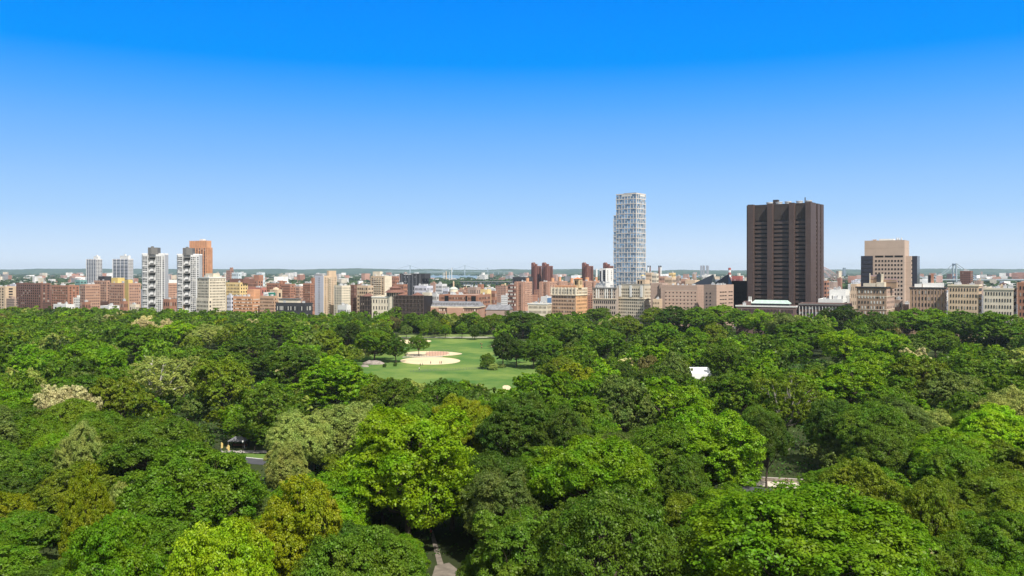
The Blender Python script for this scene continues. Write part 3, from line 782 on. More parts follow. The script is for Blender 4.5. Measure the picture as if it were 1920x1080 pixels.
# ---- far grey towers
def banded(X0, Xm, X1, Yt, D, label, pent):
    b = Building('banded_tower', label, 'tower', X0, Xm, X1, Yt, D, 38, None, 'far grey banded towers')
    b.body(wallm('pale_grey_concrete', (.50, .50, .52), var=.05), RLT, .6)
    n = 22; zb = 12; ch = (b.h - 2 - zb) / n
    for j in range(n):
        z = zb + (j + .5) * ch
        b.rp('window_band', WING, (-b.w / 2, -.1, z), (b.w * .92, .3, ch * .52)); b.rp('window_band', DG, (.1, b.d / 2, z), (.3, b.d * .92, ch * .55))
    for k in range(5): b.part('pier', WW, [(-b.w * (k / 4) - .5, -b.w * (k / 4) + .5, -.6, 0, 0, b.h)])
    for k in range(1, 4): b.part('pier', WW, [(0, .6, b.d * k / 4 - .4, b.d * k / 4 + .4, 0, b.h)])
    xa, xb = b.x(pent[0]), b.x(pent[1]); b.part('penthouse', WW, [(xa, xb, b.d * .3, b.d * .7, b.h - .6, b.z(pent[2])), ((xa + xb) / 2 - 2, (xa + xb) / 2 + 3, b.d * .4, b.d * .6, b.z(pent[2]), b.z(pent[2]) + 3)])
banded(162, 180, 191.7, 485.4, 1900, 'grey tower with dark window bands, leftmost far tower', (172, 180, 480.5))
banded(211.4, 240.5, 250, 485, 1750, 'broader grey banded tower with white penthouse, right of its twin', (222, 238, 479))

# ---- the two white balconied towers
def balcony_tower(X0, X1, Yt, D, label):
    cx = (X0 + X1) / 2; s = D / F; W = (X1 - X0) * s; h = zt(Yt, D)
    b = Building('balcony_tower', label, 'tower', X0, X1, X1 + .1, Yt, D, 0, W * .9, 'twin white balconied towers')
    b.root.location = (tx(cx) * D, D, 0); b.root.rotation_euler = (0, 0, R_(6)); hw = W / 2; nx = W * .16
    P = [(-hw, 5), (-hw * .82, 1), (-nx * 1.2, 0), (-nx, 3.2), (nx * .8, 3.2), (nx, 0), (hw * .8, .8), (hw, 5), (hw, W * .7), (hw * .7, W * .9), (-hw * .7, W * .9), (-hw, W * .7)]
    m = MB(); m.prism(P, 0, h); m.build('wall', WHT, b.root)
    nr = 30; zb = 6
    b.facade(P[1], P[2], zb, h - 2, 3, nr, .78, .66, WIN, edge=.06); b.facade(P[5], P[6], zb, h - 2, 3, nr, .78, .66, WIN, edge=.06); b.facade(P[6], P[7], zb, h - 2, 1, nr, .5, .5, WIN); b.facade(P[0], P[1], zb, h - 2, 1, nr, .4, .5, WIN)
    fh = (h - 4 - zb) / 7
    for k in range(7):
        z = h - 2 - k * fh
        q = MB(); q.box(-nx * .95, nx * .78, -.8, 3.1, z - 1.6, z - .5); q.build('balcony', GRY, b.root)
        q = MB(); q.box(-nx * .8, nx * .6, 2.6, 3.15, z - 3.8, z - 1.6); q.build('balcony_opening', flatm('shaded_concrete', (.09, .09, .09)), b.root)  # dark box paints the shade inside the balcony opening
        q = MB(); q.box(-nx * .55, nx * .35, -.4, 2.4, z - fh + 1.0, z - fh + 3.4); q.build('balcony_parapet', WHT, b.root)
        q = MB(); q.frus(-nx * .1, 2.2, [(z - 5.6, 1.2, .9), (z - 3.4, 2.2, 1.0)], 4, math.pi / 4); q.build('balcony_shade_wedge', flatm('shade_tone_concrete', (.30, .30, .30)), b.root)  # grey funnel stands for the triangular shade under each balcony
    for j in range(10): b.rp('spandrel', WHT, (-(hw * .82 + nx * 1.2) / 2, .25, zb + j * (h - zb) / 10), (hw * .82 - nx * 1.2, .8, .9), 0)
    q = MB(); ch = h + 13 * s; q.prism([(-W * .20, 2), (-W * .02, -.5), (W * .22, 1.6), (W * .22, W * .5), (-W * .2, W * .5)], h, ch); q.box(-W * .08, W * .02, W * .1, W * .2, ch, ch + 1.5); q.build('crown_block', GRY, b.root)
    q = MB(); q.box(-hw, hw, 5, 5.5, h, h + 1.4); q.box(-hw, hw, W * .7, W * .7 + .5, h, h + 1.4); q.build('roof_rail', WHT, b.root)
    return b
balcony_tower(264, 306, 477, 985, 'white concrete tower with grey crown and stacked balconies, the left twin')
balcony_tower(330, 371, 478, 975, 'white concrete tower with grey crown and stacked balconies, the right twin, before an orange tower')

# ---- orange ribbed tower
b = Building('ribbed_tower', 'tall orange brick tower with ribs and set-back crown behind the right white tower', 'tower', 344, 386, 398.7, 464, 1400, 30)
b.body(BRO, RDK); n = 9
for k in range(n + 1): b.part('rib', BRO, [(-b.w * k / n - .6, -b.w * k / n + .6, -1, 0, 0, b.h)])
for k in range(1, 5): b.part('rib', BRO, [(0, 1, b.d * k / 5 - .6, b.d * k / 5 + .6, 0, b.h)])
b.front(8, b.h - 1, n, 34, .72, .6, WIN, edge=.0); b.side(8, b.h - 1, 5, 34, .45, .55, WIN, edge=0)
xa, xb = b.x(354.6), b.x(386)
b.part('crown_block', BRO, [(xa, xb, 1.5, b.d * .8, b.h - 1, b.z(451))])
for k in range(8): b.part('crown_rib', BRO, [(xa + (xb - xa) * k / 7 - .5, xa + (xb - xa) * k / 7 + .5, .9, 1.5, b.h, b.z(451) + .4)])
b.part('roof_unit', WW, [((xa + xb) / 2 - 4, (xa + xb) / 2 + 4, 8, 14, b.z(451), b.z(451) + 3)])

# ---- cream block
b = simple('cream_apartment_block', 'cream gridded apartment block standing at the foot of the right white tower', 370, 392, 423, 519.7, 930, CRM, 8, 13, 42, ns=11, cl=5, cat='apartment block', fw=.5, fh=.48, cornice=WW)
b.part('penthouse', CRM, [(b.x(376), -2, 6, b.d * .7, b.h - 1, b.z(512.6))])
b = simple('cream_podium_block', 'lower cream wing in front of the cream gridded block', 368, 391, 396, 560, 905, CRM, 8, 4, 42, cl=0, cat='apartment block')
simple('yellow_apartment_block', 'yellow brick block with dark roof right of the cream gridded block', 423.6, 450, 464.5, 529.6, 1150, YEL, 9, 7, cat='apartment block', bulk=[(426, 452, 523, BRD)])
simple('grey_apartment_block', 'small blue-grey block beside the cream gridded block', 425, 433, 438, 554, 980, LAV, 3, 4, cat='apartment block')
simple('brick_apartment_block', 'brick slab with a rooftop box behind the yellow block', 461, 484, 493, 524.5, 1350, BR, 9, 7, cat='apartment block', bulk=[(473, 483, 515.7, BR)])
simple('low_brick_block', 'low red brick block right of the yellow block', 466, 490, 500, 539, 1120, wallm('red_brick', (.40, .16, .12)), 9, 3, cat='building')
b = simple('orange_brick_block', 'orange brick block with white-trimmed balconies above the trees', 437, 474, 487, 556, 900, BRO, 14, 6, 26, ns=5, win=BLD, fw=.6, fh=.42, cat='apartment block')
b.part('stair_tower', BRO, [(b.x(453), b.x(466), 8, 18, b.h - 1, b.z(543))])
b = simple('orange_brick_block', 'tan and orange brick block with even windows left of the dark terraced building', 487, 515, 521, 555, 890, TAN if False else wallm('buff_brick', (.50, .31, .20)), 12, 6, 26, ns=2, win=WIN, cat='apartment block')
b.part('roof_arcade', WW, [(b.x(489), b.x(497), 4, 14, b.h - 1, b.z(548.5))]); b.part('netted_box', GN, [(b.x(498), b.x(504), 4, 10, b.h - 1, b.z(549))])
b = simple('tan_tank_house', 'tan brick rooftop house with a domed cap behind the orange block', 506, 520, 529, 543, 940, TAN, 3, 3, cat='building', cl=1)
q = MB(); q.frus(-b.w / 2, b.d / 2, [(b.h - .5, 4, 4), (b.h + 1.5, 3, 3), (b.h + 2.6, .4, .4)], 12); q.build('dome', TAN, b.root)
simple('brick_apartment_block', 'dark red-brown brick block behind the tan tank house', 499.5, 524, 527, 531, 1150, BR, 8, 9, cat='apartment block', bulk=[(519, 525, 526, BR)])
simple('brick_apartment_block', 'red-brown brick block left of the pink brick block', 526.5, 544, 554, 532.5, 1130, BR, 8, 9, cat='apartment block', bulk=[(527, 531, 527, BR)])
simple('brick_apartment_block', 'pink brick block left of the tall dark brick slab', 553, 562, 568, 537, 1200, BRP, 5, 6, cat='apartment block')
b = simple('dark_terraced_building', 'low dark terraced building with roof gardens behind the treetops', 517, 572, 586, 568, 830, DGR, 20, 2, 20, roof=RDK, win=BLD, cat='building', cl=6)
b.part('terrace', CRM, [(-b.w * .92, -b.w * .3, 1, 8, b.h - 1, b.h + 3.4)]); b.part('terrace_roof', RDK, [(-b.w * .95, -b.w * .27, .2, 8.8, b.h + 3.4, b.h + 4)])
b = simple('brick_apartment_block', 'dark brick slab with rooftop box directly left of the white and tan tower', 568, 582, 591, 531, 1020, BR, 6, 12, cat='apartment block', bulk=[(584, 588, 521, BR)] if False else None)
b.part('bulkhead', BR, [(-4, 0, b.d * .6, b.d, b.h - 1, b.z(521, 10))])
# white & tan tower
def tan_tower(name, label, X0, Xa, X1, Yt, D, frontm, sidem, pent, nc, nr, ns, swap=False, Yb=None):
    b = Building(name, label, 'apartment tower', X0, Xa, X1, Yt, D, 40)
    b.body(frontm, RLT); z0 = 6; z1 = b.h - 1.5
    b.front(z0, z1, nc, nr, .42, .42, WIN); b.side(z0, z1, ns, nr, .42, .42, WIN)
    m = MB(); m.box(-.3, .25, -.25, b.d * .0 + .3, 0, b.h); m.build('corner_pier', sidem, b.root)
    return b
b = Building('white_and_tan_tower', 'tower with blank white left wall and tan window wall, tallest left of the tan pair', 'apartment tower', 591, 607, 631.5, 517, 960, 42); b.body(TAN, RLT)
b.part('white_wall', LAV, [(-b.w - .1, -.05, -.35, -.02, 0, b.h)])
b.facade((-b.w, -.35), (0, -.35), 6, b.h - 1.5, 3, 16, .3, .4, WIN, skip=lambda i, j: i != 1); b.side(6, b.h - 1.5, 5, 16, .45, .42, WIN, skip=lambda i, j: i == 1 and False)
for j in range(16): b.rp('balcony', CRM, (.6, b.d * .42, 6 + (b.h - 7.5) * (j + .25) / 16), (1.2, b.d * .2, .9))
b.part('penthouse', TAN, [(-4, -.5, b.d * .4, b.d - .5, b.h - 1, b.z(507.7, 20))]); b.clutter(MET, 4, 9)
b = simple('tan_balcony_block', 'tan block with dark balcony columns attached right of the white and tan tower', 626, 641, 657, 535.4, 940, CRM, 3, 11, 40, ns=5, fw=.34, fh=.42, cat='apartment block')
simple('white_low_building', 'low white building behind the treetops below the tan balcony block', 633, 650, 658, 572.5, 860, WW, 6, 1, cat='building', cl=2)
simple('brown_brick_slab', 'dark brown slab wedged between two tan balconied blocks', 656, 664, 669.5, 534, 980, BRD, 3, 12, cat='apartment block')
simple('tan_balcony_block', 'tan balconied block behind the small conical turret', 669, 690, 700, 535.4, 960, TAN, 5, 7, ns=3, fw=.62, cat='apartment block', cl=2)
b = Building('tan_apartment_tower', 'tan tower with columns of dark balconies and a corner penthouse, right of the white-walled tower', 'apartment tower', 695, 721, 734.5, 517.6, 990, 34); b.body(TAN, RLT)
b.front(6, b.h - 1.5, 5, 16, .5, .45, WIN)
b.part('side_wall', CRM, [(.02, .3, 0, b.d, 0, b.h)])  # cream overlay paints the sunlit side of the tan wall
for j in range(16):
    for q in (.3, .5, .7): b.rp('balcony', CRM, (-b.w * q, -.6, 6 + (b.h - 7.5) * (j + .2) / 16), (b.w * .13, 1.2, 1.0))
b.part('penthouse', CRM, [(-b.w + .5, b.x(709), 3, b.d * .6, b.h - 1, b.z(509, 8))]); b.clutter(MET, 3, 4)
simple('brick_apartment_block', 'small red block peeping from behind the right tan tower', 733, 742, 748, 518, 1250, BR, 4, 8, cat='apartment block')
simple('brick_apartment_block', 'dark brick block between the tan tower and the black stone building', 737, 757, 764, 533, 1080, BR, 8, 6, cat='apartment block')
# dark grey crenellated building
b = Building('dark_grey_building', 'dark grey flat-topped apartment building with tall corner bays', 'apartment block', 750, 790, 804, 521, 1300, 30); b.body(DGR, RDK)
b.part('upper_storeys', DGR, [(-b.w, b.x(771), 0.02, b.d * .8, b.h - 1, b.z(512.8)), (b.x(774), b.x(796), 1, b.d * .8, b.h - 1, b.z(512.8))]); b.part('roof_edge', WW, [(b.x(757), b.x(771), -.3, 0, b.z(515), b.z(513.6))])
b.front(8, b.h + 3, 13, 11, .4, .6, WING); b.side(8, b.h - 2, 5, 10, .4, .6, WING)
for k in range(6): b.part('pier', flatm('mid_grey_stone', (.12, .12, .13)), [(-b.w * (.06 + k * .17) - .7, -b.w * (.06 + k * .17) + .7, -.8, 0, 0, b.z(514.5))])
# church-like cluster with conical roofs
def cone_roof(b, x, y, r, z, h, tiers=1):
    q = MB()
    if tiers == 2: q.frus(x, y, [(z, r * 1.0, r * 1.0), (z + h * .42, r * .62, r * .62)], 12); q.frus(x, y, [(z + h * .42, r * .5, r * .5), (z + h * .58, r * .5, r * .5)], 12); q.frus(x, y, [(z + h * .58, r * .66, r * .66), (z + h, .2, .2)], 12)
    else: q.frus(x, y, [(z, r, r), (z + h, .2, .2)], 12)
    q.build('roof', RTL, b.root)
b = Building('turreted_building', 'cream stone building with a two-tiered conical brown roof', 'building', 697, 731, 732.5, 555, 800, 20, 22); b.body(CRM, RLT); b.front(4, b.h - 2, 6, 4, .35, .5, WIN)
b.part('cornice', WW, [(-b.w - .4, .4, -.5, 0, b.h - 1.6, b.h - .8)])
q = MB(); r_ = 16 / b.ppm; cx_ = b.x(735); q.frus(cx_, r_ * .8, [(0, r_, r_), (b.z(548.5), r_, r_)], 14); q.build('turret_wall', CRM, b.root)
for k in range(12):
    a = math.pi + k * math.pi / 11; b.rp('turret_window', WIN, (cx_ + r_ * math.cos(a), r_ * .8 + r_ * math.sin(a), b.z(552.5)), (1.1, .5, 3.2), a + math.pi / 2)
cone_roof(b, cx_, r_ * .8, r_ * 1.25, b.z(548.5), (548.5 - 535) / b.ppm, 2)
SCF = flatm('weathered_scaffold', (.13, .10, .085))
def scaffold(b, x0, x1, y, z0, z1, nx, nz):
    for i in range(nx + 1): b.rp('scaffold_pole', SCF, (x0 + (x1 - x0) * i / nx, y, (z0 + z1) / 2), (.35, .35, z1 - z0))
    for j in range(nz): b.rp('scaffold_deck', SCF, ((x0 + x1) / 2, y + .3, z0 + (z1 - z0) * (j + 1) / nz), (x1 - x0, 1.3, .28))
b = Building('scaffolded_building', 'dark stone building wrapped in scaffolding with two small conical roofs', 'building', 738, 795, 797, 556, 790, 14, 24); b.body(BLK, RDK); b.front(4, b.h - 2, 16, 6, .42, .4, glassm('netting_openings', (.03, .024, .022), (.42, .35, .28), .4)); scaffold(b, -b.w, 0, -1.4, 0, b.h + 1, 22, 8)
for X in (748, 779):
    q = MB(); q.frus(b.x(X), 6, [(b.h - 1, 5, 5), (b.z(554), 5, 5)], 12); q.build('turret_wall', BLK, b.root); cone_roof(b, b.x(X), 6, 6.6, b.z(554.2), 2.8)
b = Building('scaffolded_turret', 'round scaffolded turret with a low conical red roof, left of the cream turreted building', 'building', 675, 699, 699.5, 555.5, 810, 10, 12); b.body(BLK, RDK); b.front(4, b.h - 1, 6, 6, .4, .4, MATS['netting_openings']); scaffold(b, -b.w, 0, -1.3, 0, b.h, 8, 7); cone_roof(b, -b.w / 2, 5, b.w * .55, b.h - .3, 3.2)
# long slate-roofed building
b = Building('slate_roofed_building', 'long low brick building with a pale cornice and curved grey slate roof', 'building', 774, 896, 900.5, 575, 800, 12, 26); b.body(BRP, None, 0)
q = MB(); q.poly([(-b.w - .5, -.6, b.h), (.5, -.6, b.h), (.5, b.d, b.h), (-b.w - .5, b.d, b.h), (-b.w + 3, 5, b.h + 4), (-3, 5, b.h + 4), (-3, b.d - 4, b.h + 4.2), (-b.w + 3, b.d - 4, b.h + 4.2)], [(0, 1, 5, 4), (1, 2, 6, 5), (2, 3, 7, 6), (3, 0, 4, 7), (4, 5, 6, 7), (0, 3, 2, 1)]); q.build('roof', SLT, b.root)
b.front(b.h - 9, b.h - 1.6, 40, 2, .5, .55, BLD, edge=.01); b.front(2, b.h - 10, 40, 2, .45, .5, WIN, edge=.01)
b.part('cornice', CRM, [(-b.w - .8, .8, -1.0, 0, b.h - 1.1, b.h - .05), (0, .8, 0, b.d, b.h - 1.1, b.h - .05)]); b.part('cornice', CRM, [(-b.w - .2, .3, -.4, 0, b.h - 9.6, b.h - 9.1)])
for k in range(24): b.rp('dormer', SLT, (-b.w * (k + .5) / 24, 2.6, b.h + 2.6), (1.6, 2.6, 1.8))
for xf in (.34, .72): b.part('pavilion', BRP, [(-b.w * xf - 8, -b.w * xf + 8, -1.6, 0, 0, b.h - 1.2)])
# cream arcaded building, pale grey houses
simple('cream_arcaded_building', 'cream building with tall arched windows right of the conical roofs', 792, 806, 810, 548.5, 900, CRM, 6, 2, cat='building', fh=.75, cl=2)
simple('white_stone_building', 'white stone building right of the cream arcaded one', 809, 819, 824, 551, 910, WHT, 5, 4, cat='building', cl=2)
simple('pale_grey_block', 'pale grey block with black windows behind the cream arcaded building', 777, 800, 812, 536, 1080, LAV, 9, 5, cat='apartment block')
simple('white_stepped_block', 'tall white block with stepped top right of the pale grey block', 817, 829, 838, 532.5, 1060, WHT, 6, 7, cat='apartment block')
simple('pale_grey_block', 'lower lavender block right of the white stepped block', 830, 840, 846, 541, 1050, LAV, 5, 4, cat='apartment block')
# domed church
b = Building('domed_church', 'small church with a pale green dome and tall lantern', 'church', 840, 857, 861, 547, 980, 28); b.body(BRP, RLT, .6); b.front(6, b.h - 2, 4, 2, .35, .6, WIN)
q = MB(); r0 = 8.5 / b.ppm; q.frus(-b.w / 2, b.d / 2, [(b.h - .6, r0, r0), (b.z(542.5), r0, r0)], 16); q.build('drum', CRM, b.root)
q = MB(); z0 = b.z(542.5); q.frus(-b.w / 2, b.d / 2, [(z0, r0 * 1.05, r0 * 1.05), (z0 + 1.4, r0 * .8, r0 * .8), (z0 + 2.4, r0 * .5, r0 * .5), (z0 + 2.9, r0 * .2, r0 * .2)], 16); q.build('dome', flatm('pale_green_copper', (.45, .5, .42)), b.root)
q = MB(); q.frus(-b.w / 2, b.d / 2, [(z0 + 2.8, .9, .9), (b.z(529), .9, .9), (b.z(527), .1, .1)], 10); q.build('lantern', TAN, b.root)
simple('brick_apartment_block', 'brick block with dark notches behind the long slate roof', 823, 896, 920.4, 553, 880, BR, 26, 5, 20, ns=8, cat='apartment block', cl=5, bulk=None)
b = ALLB[-1]
for X, w_ in ((837.5, 8), (874.5, 3.5), (888, 9)): b.part('notch_shade_panel', DRK, [(b.x(X) - w_ / 2 / b.ppm, b.x(X) + w_ / 2 / b.ppm, -.35, 0, b.h - 9, b.h - 1.2)])  # dark panels laid on the wall in place of shaded notches
simple('tan_flat_block', 'yellowish flat-roofed block behind the notched brick block', 901, 914, 921, 542.7, 1050, YEL, 3, 2, cat='building', fw=.2, cl=2)
simple('brown_flat_block', 'brown-grey flat block left of the yellowish one', 877, 893, 901.5, 538.5, 1080, SALF, 4, 3, cat='building', fw=.25)
simple('red_roof_box', 'red brick box rising above the brown flat block', 896, 903, 907.5, 533, 1150, BR, 2, 2, cat='building', fw=.2, cl=1)
simple('round_gabled_house', 'red brick house with round gable right of the yellowish block', 921, 928, 931, 545, 1020, BR, 3, 3, cat='house', cl=1)
simple('white_tiled_block', 'dark brick block with white window bands at right of the field axis', 952, 964, 967, 533.5, 1150, BRD, 5, 6, cat='apartment block', win=BLD, fw=.8)
b = Building('gabled_slate_hall', 'low hall with grey slate gabled roof above the trees', 'building', 911, 955, 957.5, 581, 790, 12, 16); b.body(SALF, None, 0)
q = MB(); q.poly([(-b.w - .4, -.5, b.h), (.4, -.5, b.h), (.4, b.d, b.h), (-b.w - .4, b.d, b.h), (-b.w + 1, b.d / 2, b.h + 4.5), (-1, b.d / 2, b.h + 4.5)], [(0, 1, 5, 4), (1, 2, 5), (2, 3, 4, 5), (3, 0, 4), (0, 3, 2, 1)]); q.build('roof', SLT, b.root)

# ---- brown slab towers with slanted tops
def slab_tower(X0, Xc, X1, D, label, Yp=492, Ys=498.5):
    b = Building('brown_slab_tower', label, 'apartment tower', X0, Xc, X1, Ys, D, 38, None, 'brown slab towers with slanted tops'); b.body(wallm('chocolate_brick', (.17, .07, .055)), RDK)
    m = MATS['chocolate_brick']; zp = b.z(Yp); x0 = -b.w; x1 = -b.w * .35; q = MB()
    for (a0, a1) in ((x0, x1),):
        q.poly([(a0, 0.03, b.h - 1), (a1, 0.03, b.h - 1), (a1, 0.03, b.h + 2), (a0 + (a1 - a0) * .45, 0.03, zp), (a0, 0.03, zp - 1.5), (a0, 9, b.h - 1), (a1, 9, b.h - 1), (a1, 9, b.h + 2), (a0 + (a1 - a0) * .45, 9, zp), (a0, 9, zp - 1.5)],
               [(0, 1, 2, 3, 4), (9, 8, 7, 6, 5), (0, 5, 6, 1), (1, 6, 7, 2), (2, 7, 8, 3), (3, 8, 9, 4), (4, 9, 5, 0)])
    q.box(-b.w * .34, -b.w * .1, 4, 9, b.h - 1, b.h + 4); q.build('slanted_crown', m, b.root)
    n = 24
    for j in range(n):
        z = 10 + (b.h - 13) * (j + .5) / n
        b.rp('balcony', m, (-b.w * .45, -.9, z - .9), (b.w * .3, 1.8, 1.1)); b.rp('window', DRK, (-b.w * .45, -.02, z + .6), (b.w * .3, .3, 1.4)); b.rp('window', DRK, (-b.w * .9, -.02, z + .3), (b.w * .1, .3, 1.7))
        if b.d > 6: b.rp('balcony', m, (.7, b.d * .72, z - .9), (1.4, b.d * .3, 1.1)); b.rp('window', DRK, (.02, b.d * .72, z + .6), (.3, b.d * .3, 1.4)); b.rp('window', DRK, (.02, b.d * .3, z + .3), (.3, 1.6, 1.6))
slab_tower(996, 1004, 1015.6, 1800, 'brown slab tower with slanted top, leftmost of the four'); slab_tower(1016, 1026, 1036.6, 1780, 'brown slab tower with slanted top and chimney, right one of the close pair')
slab_tower(1091, 1101, 1112.4, 1820, 'brown slab tower with slanted top standing alone left of the glass tower'); slab_tower(1130.6, 1141, 1150, 1840, 'brown slab tower half hidden behind the white black-striped building')
simple('dark_flat_block', 'long black-brown flat block behind the left cylinder-topped brick block', 961, 985, 999, 519.5, 1500, DGR, 4, 3, cat='building', roof=RDK)
# ---- brick blocks with cylindrical tanks
def cyl_block(X0, Xc, X1, Yt, D, cx, ct, label, cw=6):
    b = simple('brick_block_with_cylinder', label, X0, Xc, X1, Yt, D, BRP, 6, 11, 36, ns=5, cat='apartment block', group='brick blocks topped by brick cylinders', fw=.3, cl=2)
    q = MB(); r = cw / 2 / b.ppm; q.frus(b.x(cx) if cx < Xc else -r, b.d * .45 + r, [(b.h - 1, r, r), (b.z(ct), r, r)], 18); q.build('brick_cylinder', BRO, b.root)
    m = MB(); m.box(-b.w - .6, -b.w * .72, -1.4, 0, 0, b.h - .5); m.box(-b.w * .35, -b.w * .1, -1.4, 0, 0, b.h - .5); m.build('bay', BRP, b.root)
cyl_block(966, 984, 998, 528, 1150, 981, 521, 'pinkish brick block with brick cylinder on top, left of the classical white house')
cyl_block(1012.5, 1030, 1045, 528, 1180, 1028, 521, 'pinkish brick block with brick cylinder, behind left of the orange stone block')
cyl_block(1040, 1052, 1064, 527, 1300, 1043, 519, 'brick block with cylinder just left of the orange stone turret', 5)
cyl_block(1060, 1072, 1082, 530, 1350, 1066, 521.5, 'brick block with cylinder hidden behind the orange stone turret')
cyl_block(1091, 1102, 1110, 526.5, 1200, 1095, 520, 'brick block with a wide cylinder right of the orange stone turret', 8)
cyl_block(1108, 1116, 1124, 527, 1350, 1113, 519.5, 'brick block with cylinder left of the white black-striped building', 5)
# ---- low classical white house & blue canopy
b = simple('classical_white_house', 'low white classical house with cornice above the trees', 990, 1026, 1034, 569, 850, CRM, 14, 3, 20, ns=4, cat='building', cornice=WW, cl=4, fw=.4)
b = simple('white_gabled_annex', 'small white annex with a blue wall beside the orange stone block', 1014, 1026, 1034, 556, 900, WW, 2, 1, 30, cat='building', cl=1); b.part('blue_wall', BLU, [(.02, .25, 0, b.d, 0, b.h - 1.5)])
# ---- orange stone block with turret
b = Building('orange_stone_block', 'orange stone apartment block with cream top floors and square roof turret', 'apartment block', 1034, 1079.6, 1100.7, 540, 855, 34); b.body(wallm('shaded_orange_stone', (.50, .33, .22)), RDK)  # front stone coloured darker, as the shaded face
b.part('side_wall', wallm('sunlit_orange_stone', (.66, .38, .20)), [(.02, .3, 0, b.d, 0, b.z(553.5))]); b.part('cream_upper_wall', CRM, [(-b.w - .15, .3, -.35, 0, b.z(553), b.h + .3), (.02, .45, 0, b.d, b.z(553.5), b.h + .3)])  # same stone coloured brighter to paint the sunlit side
b.facade((-b.w, -.35), (0, -.35), b.z(552), b.h - 1, 14, 2, .4, .75, WIN); b.front(4, b.z(554), 14, 7, .52, .5, WIN); b.facade((.3, 0), (.3, b.d), 4, b.z(554), 9, 7, .42, .45, glassm('sunlit_tone_windows', (.08, .055, .04), (.4, .28, .16), .35)); b.facade((.45, 0), (.45, b.d), b.z(552), b.h - 1, 9, 2, .42, .6, MATS['sunlit_tone_windows'])  # side glass lightened and warmed to imitate sun on the windows
for k in range(8): b.part('pilaster', CRM, [(-b.w * k / 7 - .45, -b.w * k / 7 + .45, -.9, -.35, b.z(553), b.h + .9)])
b.part('cornice', CRM, [(-b.w - .5, .9, -1.0, 0, b.z(554.2), b.z(553.2)), (0, 1.0, 0, b.d, b.z(554.2), b.z(553.2))]); b.part('roof_storey', BRO, [(-b.w + 2, -2, 3, b.d - 3, b.h - 1, b.h + 2.4)])
xa, xb = b.x(1072), b.x(1082.5); b.part('turret', wallm('turret_stone', (.62, .44, .25)), [(xa, xb, 4, 4 + (xb - xa), b.h, b.z(523))]); b.rp('turret_opening', DRK, ((xa + xb) / 2 - .9, 3.9, b.z(530)), (1.4, .3, 4)); b.rp('turret_opening', DRK, ((xa + xb) / 2 + .9, 3.9, b.z(530)), (1.0, .3, 4)); b.rp('turret_opening', DRK, (xb + .05, 4 + (xb - xa) / 2, b.z(530)), (.3, 1.6, 4))
q = MB(); q.frus((xa + xb) / 2, 4 + (xb - xa) / 2, [(b.z(523), (xb - xa) * .85, (xb - xa) * .85), (b.z(520), .3, .3)], 4, math.pi / 4); q.build('turret_roof', OTL, b.root); b.clutter(MET, 4, 3)
# ---- grey-beige blocks
b = Building('ornate_grey_beige_block', 'grey-beige apartment block with arched white-framed top windows, left of its pale twin', 'apartment block', 1111, 1156, 1160, 540, 860, 22, 26); b.body(wallm('grey_beige_stone', (.40, .33, .28)), RDK); b.front(4, b.z(562), 11, 4, .6, .5, WIN); b.front(b.z(560), b.h - 1, 11, 3, .45, .62, WIN)
for k in (2, 4, 5, 8, 9): b.part('white_bay', WW, [(-b.w * (k + .1) / 11 - .5, -b.w * (k + .1) / 11 + .5, -.5, 0, b.z(560), b.h - .5)])
b.part('cornice', CRM, [(-b.w - .3, .3, -.8, 0, b.z(561.4), b.z(560.4))]); b.part('cornice', GRY, [(-b.w - .3, .3, -.8, 0, b.h - .6, b.h + .4)]); b.clutter(MET, 7, 12, sc=1.2)
b = Building('pale_stone_block', 'pale stone apartment block with roof terrace and yellow water tank below the glass tower', 'apartment block', 1157.6, 1208, 1225.4, 536, 850, 36); b.body(wallm('pale_stone', (.56, .49, .38)), RDK); b.front(4, b.h - 2, 13, 10, .5, .48, WIN); b.side(4, b.h - 2, 7, 10, .38, .45, MATS['sunlit_tone_windows'])
for X in (1163, 1183, 1203): b.part('white_bay', WW, [(b.x(X) - 1.3, b.x(X) + 1.3, -.6, 0, b.z(557), b.h + .4)])
b.part('cornice', CRM, [(-b.w - .4, .8, -.7, 0, b.z(561), b.z(560)), (0, .7, 0, b.d, b.z(561), b.z(560))])
b.part('roof_storey', wallm('weathered_roof_stone', (.30, .28, .24)), [(-b.w + 2, -1.8, 3, b.d - 4, b.h - 1, b.z(532.5))]); xa, xb = b.x(1190), b.x(1205); b.part('penthouse', TAN, [(xa, xb, 5, 16, b.z(532.5), b.z(524.5))]); b.rp('penthouse_opening', DRK, (xa + 2, 4.9, b.z(529.5)), (1.5, .3, 3.2)); b.rp('penthouse_opening', DRK, (xa + 5, 4.9, b.z(529.5)), (1.5, .3, 3.2))
b.tank(b.x(1198), 9, b.z(524.5), 2.2, 2.0, MET, GRY); q = MB(); q.frus(b.x(1198), 9, [(b.z(524.5) + 4.05, 2.4, 2.4), (b.z(515), .1, .1)], 14); q.build('tank_cap', YCL, b.root); b.clutter(MET, 6, 5, sc=1.1)
# ---- white black-striped building
b = Building('white_striped_building', 'white building with vertical black window stripes left of the glass tower', 'building', 1124, 1136, 1149.8, 503, 1150, 36); b.body(WW, RLT); 
for X, w_, y0, y1 in ((1126, 3, 508, 528), (1133, 5, 506, 528)):
    for k in range(6): b.rp('window', DG, (b.x(X), -.1, b.z(y0 + (k + .5) * (y1 - y0) / 6)), (w_ / b.ppm, .3, (y1 - y0) / 6 / b.ppm * .88))
for k in range(6):
    b.rp('window', DG, (.1, b.d * .25, b.z(508 + 3.4 * k)), (.3, 1.2, 2)); b.rp('window', WING, (.1, b.d * .75, b.z(508 + 3.4 * k)), (.3, 2.4, 1.2))
b = simple('white_low_annex', 'low white flat building at the foot of the white striped building', 1118, 1134, 1150, 531, 1010, WW, 4, 1, cat='building', cl=5)

